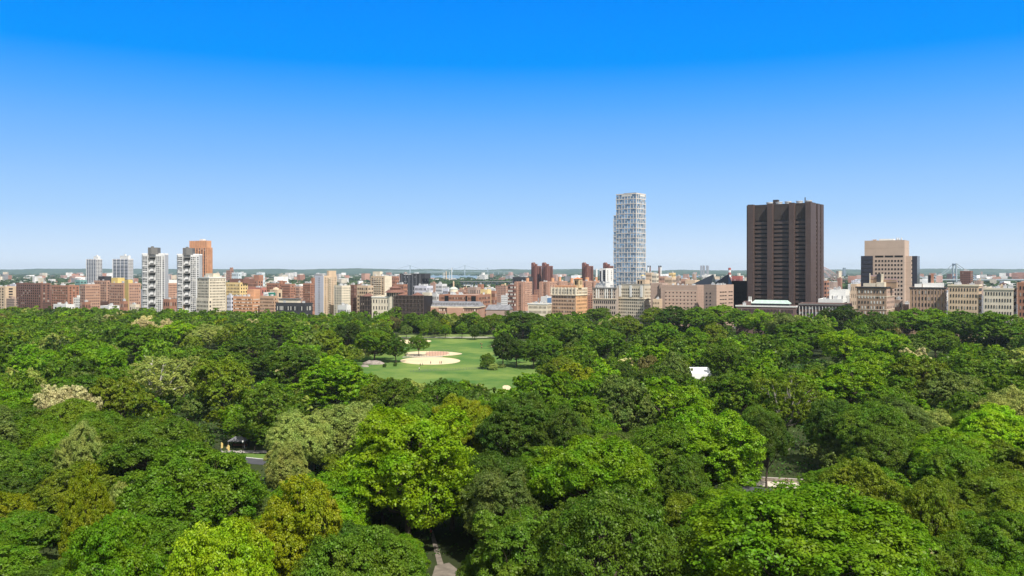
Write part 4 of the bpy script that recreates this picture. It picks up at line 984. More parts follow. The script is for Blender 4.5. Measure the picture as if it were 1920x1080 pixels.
# ---- glass tower
D = 930
b = Building('glass_tower', 'slender blue glass tower with a beige staggered frame, stepped at its left', 'tower', 1155.7, 1193, 1210, 363, D, 40)
BG = flatm('beige_frame', (.64, .58, .52), rough=.6); b.body(TG, None, 0); b.wl = b.x(1150.8); b.part('lower_wing', TG, [(b.wl, -b.w, .02, b.d * .8, 0, b.z(402.4))])
nrow = 24; z0 = 10; dz = (b.h - z0) / nrow
def gridface(P0, P1, cols, zlo, zhi, rows, tag_='x', seed=0):
    rr_ = random.Random(seed); dx, dy = P1[0] - P0[0], P1[1] - P0[1]; L = math.hypot(dx, dy); ux, uy = dx / L, dy / L; nx, ny = uy, -ux; rz = math.atan2(uy, ux); h = (zhi - zlo) / rows
    for j in range(rows + 1): b.rp('frame_band', BG, (P0[0] + ux * L / 2 + nx * .25, P0[1] + uy * L / 2 + ny * .25, zlo + j * h), (L + .4, .6, .75), rz)
    for j in range(rows):
        for i in range(cols + 1):
            q = L * i / cols; full = (i + j * 2) % 3; hh_ = h if full != 1 else h * .5
            b.rp('mullion', BG, (P0[0] + ux * q + nx * .2, P0[1] + uy * q + ny * .2, zlo + j * h + hh_ / 2), (.62, .5, hh_), rz)
            if i < cols:
                b.rp('window', TG, (P0[0] + ux * (q + L / cols / 2) + nx * .08, P0[1] + uy * (q + L / cols / 2) + ny * .08, zlo + (j + .27) * h), (L / cols - .7, .3, h * .36), rz)
                b.rp('window', TG, (P0[0] + ux * (q + L / cols / 2) + nx * .08, P0[1] + uy * (q + L / cols / 2) + ny * .08, zlo + (j + .73) * h), (L / cols - .7, .3, h * .36), rz)
gridface((-b.w, 0), (0, 0), 7, z0, b.h, nrow, seed=1); gridface((0, 0), (0, b.d), 5, z0, b.h, nrow, seed=2); gridface((b.wl, 0.02), (-b.w, 0.02), 1, z0, b.z(402.4), 18, seed=3)
b.part('roof_screen', WW, [(b.x(1166), b.x(1185), -.45, 0, b.z(367.2), b.z(364.0))]); b.part('roof_screen', WW, [(0, .6, b.d * .4, b.d * .9, b.z(367.2), b.z(364.2))]); b.part('roof_plant', GRY, [(-b.w * .7, -3, 3, b.d - 3, b.h, b.h + 1.6)]); b.part('parapet', BG, [(-b.w - .3, .5, -.5, 0, b.h, b.h + .8), (0, .5, 0, b.d, b.h, b.h + .8)])

# ---- round-windowed block and pyramids
b = Building('round_windowed_block', 'broad brown stone block with rows of round dark windows', 'building', 1239, 1307, 1312, 534.8, 800, 24); b.d = 30; b.body(SALF, RLT)
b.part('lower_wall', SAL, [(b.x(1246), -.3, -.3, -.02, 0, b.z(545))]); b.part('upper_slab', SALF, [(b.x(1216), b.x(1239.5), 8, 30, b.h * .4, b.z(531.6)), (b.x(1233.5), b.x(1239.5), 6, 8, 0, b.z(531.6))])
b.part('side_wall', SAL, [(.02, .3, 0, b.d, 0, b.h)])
ring = MB(); ring.frus(0, 0, [(0, 1, 1), (1, 1, 1)], 8, math.pi / 8)
for i in range(9):
    for j in range(6):
        X = 1248.7 + 6.87 * i; Y = 549.1 + 6.9 * j; z = b.z(Y); x = b.x(X)
        q = bpy.data.objects.new('round_window', UNIT.setdefault('octo', (lambda m: m)(ring.mesh('round_window', DRK)))); COL.objects.link(q); q.parent = b.root; q.location = (x, -.3, z); q.rotation_euler = (R_(90), 0, 0); q.scale = (.68, .68, .12)
for j in range(7): b.part('string_course', CRM, [(b.x(1246), -.2, -.4, -.3, b.z(545.2 + 6.9 * j), b.z(544.8 + 6.9 * j))])
b.clutter(MET, 9, 40, sc=.7)
b = Building('dark_recess_block', 'shadowed brown link between the two stone hospital blocks', 'building', 1309, 1321, 1322, 535, 830, 20, 20); b.body(SALF, RLT)
b = Building('angled_stone_block', 'stone block turning a corner, with paired slit windows, below the pyramids', 'building', 1320, 1343, 1375, 534, 775, 44); b.body(SALF, RLT); b.part('side_wall', SAL, [(.02, .3, 0, b.d, 0, b.h)])  # side stone lightened to stand for the sunnier face
for j in range(5):
    z = b.z(550 + 7 * j)
    for X in (1325, 1332): b.rp('window', DRK, (b.x(X), -.05, z), (1.3, .3, 1.0))
    for k, q in enumerate((.24, .38, .52, .75, .88)): b.rp('window', DRK, (.32, b.d * q, z + 1), (.3, b.d * .105, .8))
b.clutter(MET, 10, 44, sc=.7)
def pyramid(Xl, Xr, Xa, Ya, Yb, D, label):
    z0 = zt(Yb, D); a = at(Xa, Ya, D + 12); xl, xr = tx(Xl) * D, tx(Xr) * D; root = empty('glass_pyramid', (a.x, D + 12, 0)); tag(root, label, 'glass roof')
    f = (a.x + (xr - a.x) * .05, D); L = Vector((xl, D + 14, z0)); FR = Vector((a.x - (a.x - xl) * .22, D, z0)); Rr = Vector((xr, D + 8, z0)); B = Vector((a.x + 2, D + 30, z0)); ap = Vector(a)
    o = root.location
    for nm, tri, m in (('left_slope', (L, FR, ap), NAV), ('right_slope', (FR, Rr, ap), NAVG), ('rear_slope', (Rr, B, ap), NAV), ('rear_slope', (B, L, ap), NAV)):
        q = MB(); q.poly([tuple(p - o) for p in tri] + [tuple(p - o - Vector((0, 0, .6))) for p in tri], [(0, 1, 2), (5, 4, 3), (0, 3, 4, 1), (1, 4, 5, 2), (2, 5, 3, 0)]); q.build(nm, m, root)
    q = MB(); pts = [L - o, FR - o, Rr - o, B - o]; q.prism([(p.x, p.y) for p in pts], 0, z0 - .7); q.build('base_wall', SALF, root)
    q = MB()
    for e in (L, FR, Rr): q.tube([tuple(e - o), tuple(ap - o)], .12, 4)
    for k in range(1, 8):
        s1 = L.lerp(ap, k / 8); s2 = FR.lerp(ap, k / 8); q.tube([tuple(s1 - o), tuple(s2 - o)], .07, 4); s3 = Rr.lerp(ap, k / 8); q.tube([tuple(s2 - o), tuple(s3 - o)], .07, 4)
    q.build('glazing_bars', DGR, root)
pyramid(1300, 1348, 1337.5, 514.4, 535, 830, 'dark glass pyramid roof, the left one'); pyramid(1343, 1377, 1366, 514, 533, 850, 'dark glass pyramid roof, the right one, before the red-white chimney')
b = Building('black_glass_block', 'black glass block in shade left of the dark ribbed tower', 'building', 1372, 1404, 1404.5, 527, 870, 20, 25); b.body(BLK, RDK); b.front(8, b.h - 10, 9, 6, .5, .2, DG)
simple('salmon_low_block', 'small beige block with dot windows between the pale block and the round-windowed block', 1224, 1237, 1238.6, 561, 795, TAN, 4, 5, 20, cat='building', depth=14, cl=2, fw=.4, fh=.42)

# ---- dark ribbed tower
D = 790
b = Building('dark_ribbed_tower', 'massive dark brown steel tower with tall projecting piers', 'tower', 1400, 1517, 1539.5, 380, D, 36); b.body(STL, RDK, 0)
H_ = b.h
fins = [(1400, 1410.5), (1436.5, 1446), (1477, 1486.5), (1513.5, 1517)]
for a0, a1 in fins[:3]: b.part('pier', STP, [(b.x(a0 + 5), b.x(a1 + 5), -4.8, 0, 0, H_ + .4)])
b.part('pier', STP, [(b.x(1513), 3.0, -4.8, -.01, 0, H_ + .5)])
bays = [(1410.5, 1436.5), (1446, 1477), (1486.5, 1513.5)]
nb = 24; zt_ = b.z(412); zb_ = 8
for a0, a1 in bays:
    xa, xb = b.x(a0 + 5), b.x(min(a1 + 5, 1513))
    b.part('louvre_panel', wallm('louvred_steel', (.058, .044, .040), lines=1.2, line_amt=.3), [(xa + .05, xb - .05, -.5, 0, zt_ + 1, H_ - 2.5)])
    for j in range(nb):
        z = zb_ + (zt_ - zb_) * (j + .5) / nb; b.rp('spandrel', wallm('lit_steel_spandrel', (.080, .054, .046), rough=.6), ((xa + xb) / 2, -.7, z), (xb - xa - .2, 1.4, (zt_ - zb_) / nb * .58)); b.rp('window_band', glassm('brown_black_glass', (.014, .010, .009), (.05, .038, .034), .25, rough=.3, spec=.25), ((xa + xb) / 2, -.05, z + (zt_ - zb_) / nb * .46), (xb - xa - .4, .3, (zt_ - zb_) / nb * .3))  # spandrel colour lightened to read as lit steel
def sy(X):   # side wall coordinate for column X
    c, si = math.cos(b.th), math.sin(b.th); return (tx(X) * b.D - b.root.location.x) / (si - tx(X) * c)
for a0, a1 in ((1517, 1525), (1528, 1532.5), (1535, 1539.5)): b.part('pier', STP, [(0, 2.6, sy(a0), sy(a1), 0, H_ + .4)])
for a0, a1 in ((1525, 1528), (1532.5, 1535)):
    for j in range(nb): z = zb_ + (zt_ - zb_) * (j + .5) / nb; b.rp('side_window', DRK, (.5, (sy(a0) + sy(a1)) / 2, z), (1.0, (sy(a1) - sy(a0)) * .8, 1.6)); b.rp('side_spandrel', STP, (.9, (sy(a0) + sy(a1)) / 2, z + 2), (1.8, (sy(a1) - sy(a0)), 1.9))
for X in (1437, 1455, 1472, 1493.5, 1510.5):
    q = MB(); q.frus(b.x(X), 9, [(H_, 2.9, 2.9), (H_ + 1.6, 2.9, 2.9), (H_ + 2.0, 3.3, 3.3), (H_ + 2.8, 3.3, 3.3)], 18); q.build('cooling_tower', MET, b.root)
b.part('roof_box', STL, [(b.x(1440), b.x(1449), 14, 19, H_, H_ + 5.5)]); q = MB(); q.tube([(b.x(1503.5), 10, H_), (b.x(1503.5), 10, H_ + 6)], .5, 6); q.build('antenna', STL, b.root)

# ---- low buildings before it
b = simple('cornice_brick_building', 'long low dark brick building with white cornice and green glazed roof', 1380, 1492, 1497, 574, 700, wallm('brown_brick', (.16, .10, .09)), 40, 3, 26, ns=2, cat='building', cornice=WW, cl=2, win=WIN, depth=24)
xa, xb = b.x(1407), b.x(1478)
q = MB(); q.box(xa, xb, 6, 16, b.h - 1, b.h + 1.6); q.build('glazed_storey', WING, b.root)
q = MB(); q.poly([(xa - .5, 5, b.h + 1.6), (xb + .5, 5, b.h + 1.6), (xb + .5, 17, b.h + 1.6), (xa - .5, 17, b.h + 1.6), (xa + 2, 11, b.h + 4.4), (xb - 2, 11, b.h + 4.4)], [(0, 1, 5, 4), (1, 2, 5), (2, 3, 4, 5), (3, 0, 4), (0, 3, 2, 1)]); q.build('green_roof', COP, b.root)
b.part('roof_house', MATS['brown_brick'], [(b.x(1391.5), b.x(1406), 5, 14, b.h - 1, b.h + 3.2)])
for X in (1401.5, 1405):
    q = MB(); q.frus(b.x(X), 7, [(b.h + 2, 1.2, 1.2), (b.h + 4.6, .55, .55), (b.h + 7.2, .5, .5), (b.h + 7.4, .8, .8)], 10); q.build('white_vent', WW, b.root)
b = Building('finned_strip_building', 'low brick building with white vertical fins right of the cornice building', 'building', 1498, 1594, 1599, 570, 690, 26, 24); b.body(MATS['brown_brick'], RLT); b.front(2, b.h - 2, 15, 6, .88, .42, WING, edge=.01)
for k in range(16): b.rp('fin', WW, (-b.w * (.01 + .98 * k / 15), -.5, b.h / 2 - 1), (.35, .9, b.h - 3))
b.part('cornice', GRY, [(-b.w - .4, .4, -1.2, 0, b.h - 1.4, b.h - .3)])
b = simple('white_rooftop_block', 'blank white block stepping above the finned strip building', 1555, 1585, 1593, 543.5, 760, WW, 3, 2, 30, cat='building', fw=.15, cl=5)
b = simple('white_terrace_block', 'low white storey with square windows behind the finned strip building', 1534, 1580, 1588, 561, 735, WW, 8, 4, 28, cat='building', fw=.6, fh=.4, cl=3)
b = simple('brick_chimney_block', 'red brick block with gridded windows just right of the dark ribbed tower', 1541, 1550, 1554.5, 526, 1250, BR, 2, 5, cat='building', fw=.7)
simple('tan_low_block', 'tan flat block left of the brown corner apartment house', 1595, 1606, 1614, 532.5, 1150, TAN, 3, 3, cat='building', fw=.2)

# ---- stepped stone tower
D = 800
b = Building('stepped_stone_tower', 'pinkish stone tower with square windows and dark glass wings', 'tower', 1621, 1696, 1701, 450, D, 34, 26); 
PNK = wallm('pinkish_stone', (.46, .355, .285), var=.08, lines=7, line_amt=.12)
b.body(PNK, RLT, 1, x0=b.x(1637)); b.part('upper_storeys', PNK, [(-b.w, b.x(1637), 0, 20, b.z(480), b.h), ])
b.part('dark_glass_wing', DG, [(b.x(1615), b.x(1637) - .1, -2, 18, 0, b.z(479.3))])
for k in range(8): b.rp('glass_band', BLK, ((b.x(1615) + b.x(1637)) / 2, -2.1, b.z(487 + 7.8 * k)), (b.x(1637) - b.x(1615), .2, .5))
b.part('side_wing', PNK, [(.02, 5, 6, 22, 0, b.z(480))]); b.part('dark_glass_wing', DG, [(5.1, 9.5, 10, 26, 0, b.z(479.8))])
for i in range(9):
    for j in range(13): b.rp('window', DRK, (b.x(1642.6 + 6.0 * i), -.05, b.z(489 + 7.8 * j)), (1.45, .3, 1.75))
for k in range(3): b.rp('louvre', DRK, (b.x(1648.8 + 18.2 * k), -.05, b.z(480.4)), (14.6 / b.ppm, .3, 1.5))
for j in range(10): b.rp('side_window', WING, (5.05, 8.5, b.z(489 + 7.8 * j)), (.3, 4, 1.3))
b.part('roof_plant', WW, [(b.x(1647), b.x(1674), 4, 12, b.h - 1, b.h + 1.6)])
for X in (1680, 1683.5, 1688.5):
    q = MB(); q.frus(b.x(X), 5, [(b.h - 1, .8, .8), (b.h + 1, .8, .8), (b.h + 2.7, .3, .3)], 8); q.build('exhaust_stack', MET, b.root)
b.part('roof_crane', SAL, [(b.x(1635), b.x(1641), 5, 7, b.h - 1, b.h + 1.2), (b.x(1632), b.x(1637), 5.5, 6, b.h + .6, b.h + 1.0)])
# brown corner apartment house
b = Building('brown_corner_house', 'brown brick corner apartment house with dark cornice before the stepped tower', 'apartment block', 1606, 1662, 1677, 538, 665, 38); 
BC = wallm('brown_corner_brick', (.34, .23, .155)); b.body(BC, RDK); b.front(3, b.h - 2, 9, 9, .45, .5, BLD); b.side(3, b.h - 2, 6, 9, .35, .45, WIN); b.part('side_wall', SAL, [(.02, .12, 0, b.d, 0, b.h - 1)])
b.part('cornice', DGR, [(-b.w - .6, .8, -.9, 0, b.h - .9, b.h + .1), (0, .8, 0, b.d, b.h - .9, b.h + .1)])
for Y in (556, 581): b.part('string_course', CRM, [(-b.w - .1, .2, -.25, 0, b.z(Y) - .2, b.z(Y) + .2), (.12, .35, 0, b.d, b.z(Y) - .2, b.z(Y) + .2)])
b.part('penthouse', CRM, [(b.x(1616), b.x(1638), 4, 10, b.h - 1, b.z(531.5)), (b.x(1640), b.x(1655), 5, 12, b.h - 1, b.z(529.5))])
m = MB(); xa, xb = b.x(1623), b.x(1676); z0 = b.z(524)
for (p0, p1, zz) in ((b.x(1623), b.x(1638), 516), (b.x(1650), b.x(1664), 522), (b.x(1665), b.x(1675), 522)):
    zz = b.z(zz); m.poly([(p0, 10, zz - 3), (p1, 10, zz - 3), (p1, 16, zz - 3), (p0, 16, zz - 3), (p0 + .3, 13, zz), (p1 - .3, 13, zz)], [(0, 1, 5, 4), (1, 2, 5), (2, 3, 4, 5), (3, 0, 4), (0, 3, 2, 1)])
m.build('gabled_roof', flatm('mauve_roofing', (.2, .14, .14)), b.root); b.part('roof_house', BC, [(b.x(1623.4), b.x(1637.6), 10.3, 15.7, b.h - 1, b.z(518.5)), (b.x(1650.4), b.x(1674.6), 10.3, 15.7, b.h - 1, b.z(524.8))]); b.part('chimney', CRM, [(b.x(1646), b.x(1649.5), 9, 11, b.h - 1, b.z(513.5)), (b.x(1624), b.x(1625.5), 9.5, 10, b.h - 1, b.z(512.5))]); b.part('netted_box', DGR, [(b.x(1638), b.x(1646), 9, 12, b.h - 1, b.z(514))])
simple('narrow_brown_house', 'narrow brown building between the corner house and the salmon building', 1677.5, 1687, 1692.5, 562, 690, SALF, 3, 4, 34, cat='building', cl=2, win=BLD)
simple('salmon_low_building', 'low salmon building at the foot of the stepped tower', 1693, 1704, 1708, 570.5, 700, SAL, 5, 2, 30, cat='building', cl=2)
b = simple('brown_avenue_house', 'wide brown brick apartment house with dark cornice at right', 1706, 1772, 1776, 539, 660, BC, 10, 7, 30, cat='apartment block', cornice=DGR, cl=0, win=WIN, fw=.4, fh=.52, depth=24)
for k in range(10): b.part('pilaster', SALF, [(-b.w * (k + .0) / 10 - .3, -b.w * k / 10 + .3, -.25, 0, 3, b.h - 1)])
b.part('penthouse', WW, [(b.x(1714), b.x(1727), 4, 9, b.h - 1, b.z(533)), (b.x(1729), b.x(1768), 6, 14, b.h - 1, b.z(531))]); b.part('chimney', BR, [(b.x(1744), b.x(1749), 10, 13, b.h - 1, b.z(513))]); b.part('scaffold_frame', DGR, [(b.x(1738), b.x(1743.5), 11, 12, b.z(531), b.z(516)), (b.x(1738), b.x(1751), 13, 14, b.z(522), b.z(520))])
simple('tan_avenue_house', 'tan apartment house with cornice right of the wide brown house', 1778, 1835, 1842, 534, 640, TAN, 10, 8, 34, cat='apartment block', cornice=CRM, cl=4, depth=24)
simple('cream_avenue_house', 'cream apartment house near the right edge of the view', 1844, 1900, 1906, 541, 625, CRM, 10, 7, 36, cat='apartment block', cornice=CRM, cl=4, depth=24)
simple('brick_avenue_house', 'red brick apartment house at the right edge of the view', 1908, 1975, 1985, 530, 610, BR, 10, 8, 36, cat='apartment block', cl=4, depth=24)
simple('brown_far_tower', 'brown slab standing behind the tan avenue house', 1800, 1820, 1832, 508, 1300, BRD, 6, 14, 40, cat='apartment tower', depth=16)

# ---- tan group right of glass tower
for (X0, Xc, X1, Yt, D, m_, nc, nr, lb) in [(1210, 1221, 1229, 511, 1450, TAN, 5, 6, 'tan stepped block immediately right of the glass tower'), (1222, 1231, 1235, 513, 1400, CRM, 5, 6, 'cream ribbed block right of the tan stepped block'), (1234, 1248, 1253, 518, 1500, BRP, 5, 5, 'pinkish block right of the cream ribbed block'),
        (1246, 1260, 1268, 520, 1400, TAN, 6, 4, 'wide tan block below the tan square-topped block'), (1254, 1262, 1267, 511.5, 1550, YEL, 3, 7, 'tan square-topped block right of the chimneys'), (1268, 1273, 1277, 517.5, 1350, SALF, 3, 5, 'narrow brownish block right of the square-topped block'), (1277, 1287, 1294, 523, 1500, BRP, 5, 3, 'low pink block left of the brown chimney tower'), (1298, 1302, 1306, 514, 1300, SALF, 1, 2, 'brown chimney tower left of the pyramids'), (1285, 1303, 1312, 525, 1250, TAN, 5, 2, 'flat tan block under the brown chimney tower'), (1316, 1328, 1335, 515.5, 1700, WW, 4, 4, 'white block with red band behind the left pyramid')]:
    simple('distant_block', lb, X0, Xc, X1, Yt, D, m_, nc, nr, cat='building', cl=2)
# ================================================================== chimneys, bridges, far landmarks
def chimney(X, wpx, Yt, Yb, D, m1, m2, label, name='smokestack'):
    p = at(X, Yb, D); root = empty(name, (p.x, D, 0)); tag(root, label, 'chimney', 'far smokestacks'); s = D / F; r = wpx / 2 * s; zt2 = zt(Yt, D); z0 = 0
    q = MB(); q.frus(0, 0, [(z0, r * 1.1, r * 1.1), (zt2 - 3 * s, r, r)], 12); q.build('shaft', m1, root); q = MB(); q.frus(0, 0, [(zt2 - 3 * s, r * 1.02, r * 1.02), (zt2, r, r)], 12); q.build('cap', m2, root)
for X, lb in ((1215.2, 'white stack, leftmost right of the glass tower'), (1219, 'dark red stack beside the leftmost white stack')): chimney(X, 2.6, 498, 515, 2600, WW if X < 1217 else BRD, DGR, lb)
for X, lb in ((1235.6, 'white stack of the right pair, left one'), (1238.9, 'dark red stack of the right pair, right one')): chimney(X, 2.8, 498, 516, 2500, WW if X > 1237 else BRD, DGR, lb.replace('dark red', 'white') if False else ('dark red stack, left in the right-hand pair' if X < 1237 else 'white stack, right in the right-hand pair'))
for X, y, lb in ((831, 511, 'thin white stack, leftmost beside the bay'), (833.5, 511, 'thin white stack, second beside the bay'), (842.4, 509.5, 'tall white stack before the bay, fourth')): chimney(X, .9, y, 520, 4200, WW, WW, lb)
chimney(836.6, 2, 508.5, 520, 4200, TAN, TAN, 'thick tan stack before the bay, third'); chimney(847, 1.2, 502, 520, 4300, WW, WW, 'tallest pale stack before the bay, rightmost'); chimney(1118.5, 3.6, 504, 517, 3000, WW, WW, 'white round tower left of the white striped building')
p = at(1368, 514, 2600); r0 = empty('red_white_chimney', (p.x, 2600, 0)); tag(r0, 'red and white banded tower behind the right pyramid', 'chimney')
for k in range(5):
    q = MB(); z0, z1 = zt(524 - 4.4 * k, 2600), zt(519.6 - 4.4 * k, 2600); q.frus(0, 0, [(z0 if k else 0, 4.6 - .1 * k, 4.6), (z1, 4.5 - .1 * k, 4.5)], 14); q.build('band', WW if k % 2 else RED, r0)
simple('red_flat_building', 'long flat building with red front behind the right pyramid', 1372, 1388, 1393, 517.5, 2500, RED, 4, 1, cat='building', cl=0)
for k, (a, c) in enumerate(((1313, 1316.2), (1317, 1321.6), (1324, 1329))):
    simple('far_housing_tower', ['left', 'middle', 'right'][k] + ' one of three grey towers standing on the horizon', a, (a + c) / 2, c, 497.8, 9500, flatm('hazy_tower_grey', (.3, .28, .3)), 3, 10, cat='tower', cl=0, win=WING, group='three towers on the horizon')
b = simple('white_hospital_block', 'white many-windowed block before the far bridge', 899, 909, 915.5, 515, 4200, WW, 6, 5, cat='building', cl=0, win=WING); b.part('chimney', WW, [(b.x(902), b.x(905), 5, 20, b.h, b.z(511))])
simple('far_tower', 'blue-grey far tower right of the arch bridge', 1580, 1583, 1586, 502, 6500, flatm('blue_grey_cladding', (.18, .24, .3)), 2, 8, cat='tower', cl=0, win=WING)
simple('far_brick_tower', 'red brick far block with peaked tower at left on the horizon', 424, 432, 438, 507, 3600, BR, 4, 6, cat='building', cl=0, bulk=[(429, 432.5, 501.5, BR)])
simple('far_glass_building', 'pale glass far building, left of two', 434.6, 447, 453, 511, 2300, flatm('pale_glass', (.55, .62, .64)), 6, 4, cat='building', cl=3, win=WING); simple('far_glass_building', 'pale glass far building with dark porthole, right of two', 481, 491, 497, 511, 2300, MATS['pale_glass'], 6, 4, cat='building', cl=3, win=WING)
SB = flatm('bridge_steel', (.30, .36, .40))
def suspension(Xl, Xr, Yt, Yd, D, Xa, Xb, label, name='suspension_bridge', th=3.2):
    root = empty(name, (tx((Xl + Xr) / 2) * D, D, 0)); tag(root, label, 'bridge'); ox = root.location.x; s = D / F; H = zt(Yt, D); zd = zt(Yd, D)
    for X in (Xl, Xr):
        x = tx(X) * D - ox; q = MB()
        for e in (-12, 12): q.box(x - th * 1.4, x + th * 1.4, e - 3, e + 3, 0, H)
        q.box(x - th, x + th, -9, 9, H - 8, H - 1); q.box(x - th, x + th, -9, 9, zd + 6, zd + 12); q.build('tower', SB, root)
    xa, xb = tx(Xa) * D - ox, tx(Xb) * D - ox; q = MB(); q.box(xa, xb, -14, 14, zd - 4, zd); n = int((xb - xa) / 60)
    for k in range(n):
        x = xa + (xb - xa) * (k + .5) / n
        if x < tx(Xl) * D - ox - 150 or x > tx(Xr) * D - ox + 150: q.box(x - 3, x + 3, -10, 10, 0, zd - 4)
    q.build('deck', SB, root); xl, xr = tx(Xl) * D - ox, tx(Xr) * D - ox; L = xr - xl
    for e in (-12, 12):
        P = [(xl - L * .42, e, zd)] + [(xl + L * t / 20, e, zd + 4 + (H - zd - 4) * (2 * t / 20 - 1) ** 2) for t in range(21)] + [(xr + L * .42, e, zd)]; q = MB(); q.tube(P, 1.3, 5); q.build('cable', SB, root)
suspension(769, 871.6, 497.6, 509.3, 10000 - 300, 700, 960, 'pale suspension bridge with two tall towers across the bay'); suspension(848.5, 914.6, 502, 510.3, 12700, 800, 990, 'fainter suspension bridge farther behind, towers between', th=4)
suspension(1690, 1790, 494, 523.5, 3300, 1600, 1960, 'grey suspension bridge whose cable shows right of the stepped tower', th=1.6)
# arch bridge
D = 3500; root = empty('arch_bridge', (tx(1530) * D, D, 0)); tag(root, 'pinkish steel arch bridge with stone tower right of the dark tower', 'bridge'); ox = root.location.x
AS = flatm('dusty_red_steel', (.42, .30, .28)); xl, xr = tx(1466) * D - ox, tx(1569) * D - ox; top, bot = [], []; zc, ze = zt(496, D), zt(517, D)
for k in range(25): t = 2 * k / 24 - 1; x = xl + (xr - xl) * k / 24; top.append((x, 0, zc + (ze - zc) * abs(t) ** 2.2)); bot.append((x, 0, zc - 7 + (zt(533, D) - zc + 7) * t * t))
for e in (-9, 9):
    q = MB(); q.tube([(a, e, c) for a, _, c in top], 1.1, 5); q.build('top_chord', AS, root); q = MB(); q.tube([(a, e, c) for a, _, c in bot], 1.3, 5); q.build('arch_rib', AS, root); q = MB()
    for k in range(24): q.tube([(top[k][0], e, top[k][2]), (bot[k][0], e, bot[k][2])], .55, 4); q.tube([(top[k][0], e, top[k][2]), (bot[k + 1][0], e, bot[k + 1][2])], .45, 4)
    for k in range(25):
        if bot[k][2] > zt(523, D) + 1: q.tube([(bot[k][0], e, bot[k][2]), (bot[k][0], e, zt(523, D))], .3, 4)
    q.build('truss_web', AS, root)
q = MB(); q.box(xl - 40, tx(1960) * D - ox, -9, 9, zt(524.4, D), zt(522.8, D)); 
for k in range(28):
    x = xr + 30 + k * 28; q.box(x - 1.5, x + 1.5, -6, 6, 0, zt(524.4, D))
q.build('deck', flatm('viaduct_steel', (.16, .11, .10)), root)
for X in (1572.8, 1463):
    x = tx(X) * D - ox; q = MB(); 
    for e in (-11, 11): q.box(x - 6, x + 6, e - 4, e + 4, 0, zt(509.5, D))
    q.box(x - 7, x + 7, -16, 16, zt(509.5, D), zt(508, D)); q.build('stone_tower', CRM, root)
# double-deck viaduct
D = 2650; root = empty('road_viaduct', (tx(910) * D, D, 0)); tag(root, 'dark double-deck road viaduct before the river trees', 'bridge'); ox = root.location.x; xa, xb = tx(862) * D - ox, tx(962) * D - ox
for Y0, Y1, nm in ((527.2, 528.6, 'upper_deck'), (534, 535.4, 'lower_deck')):
    q = MB(); q.box(xa, xb, -9, 9, zt(Y1, D), zt(Y0, D)); q.build(nm, GRY if nm == 'upper_deck' else WW, root)
for k in range(13):
    x = xa + (xb - xa) * (k + .5) / 13; q = MB(); q.box(x - 1.2, x + 1.2, -7, 7, 0, zt(528.6, D)); q.build('pier', DGR, root)
for k in range(12):
    x = xa + (xb - xa) * (k + 1) / 13; q = MB(); q.box(x - 3.4, x + 3.4, 4, 6, zt(533.5, D), zt(529.5, D)); q.build('panel', flatm('pale_blue_panel', (.45, .55, .66)), root)

# ================================================================== auto blocks
rb = random.Random(31); AUTO = []
mats = [(BR, 'red-brown brick'), (BRP, 'pink brick'), (BRD, 'dark brick'), (TAN, 'tan brick'), (CRM, 'cream'), (WW, 'white'), (LAV, 'pale grey'), (SALF, 'brownish stone'), (BRO, 'orange brick')]
wts = [26, 16, 8, 10, 9, 13, 8, 5, 3]
used = []
def far_free(X, w, D): return all(not (abs(X - a) < (w + c) * .5 and abs(D - d) < 45) for a, c, d in used)
for k in range(1500):
    if len(AUTO) >= 185: break
    D = rb.choice([rb.uniform(930, 1500), rb.uniform(1100, 2400), rb.uniform(1500, 2400)]); X = rb.uniform(-20, 1940)
    wm = rb.uniform(12, 34); wp = wm * F / D; H = rb.choice([rb.uniform(10, 18), rb.uniform(12, 24), rb.uniform(18, 36)])
    if D < 1000: H = min(H, 16)
    if 1240 < X < 1400 and D < 1300: continue
    if tx(X) * D > 0 and D < 1000 and X > 1500: pass
    if 820 < X < 960: H = min(H, CAMZ - (536 - HOR) / F * D if D < 1500 else 12)
    if H < 6: continue
    if not far_free(X, wp, D): continue
    used.append((X, wp, D)); m_, mn = rb.choices(mats, wts)[0]; AUTO.append((X, wp, D, H, m_, mn))
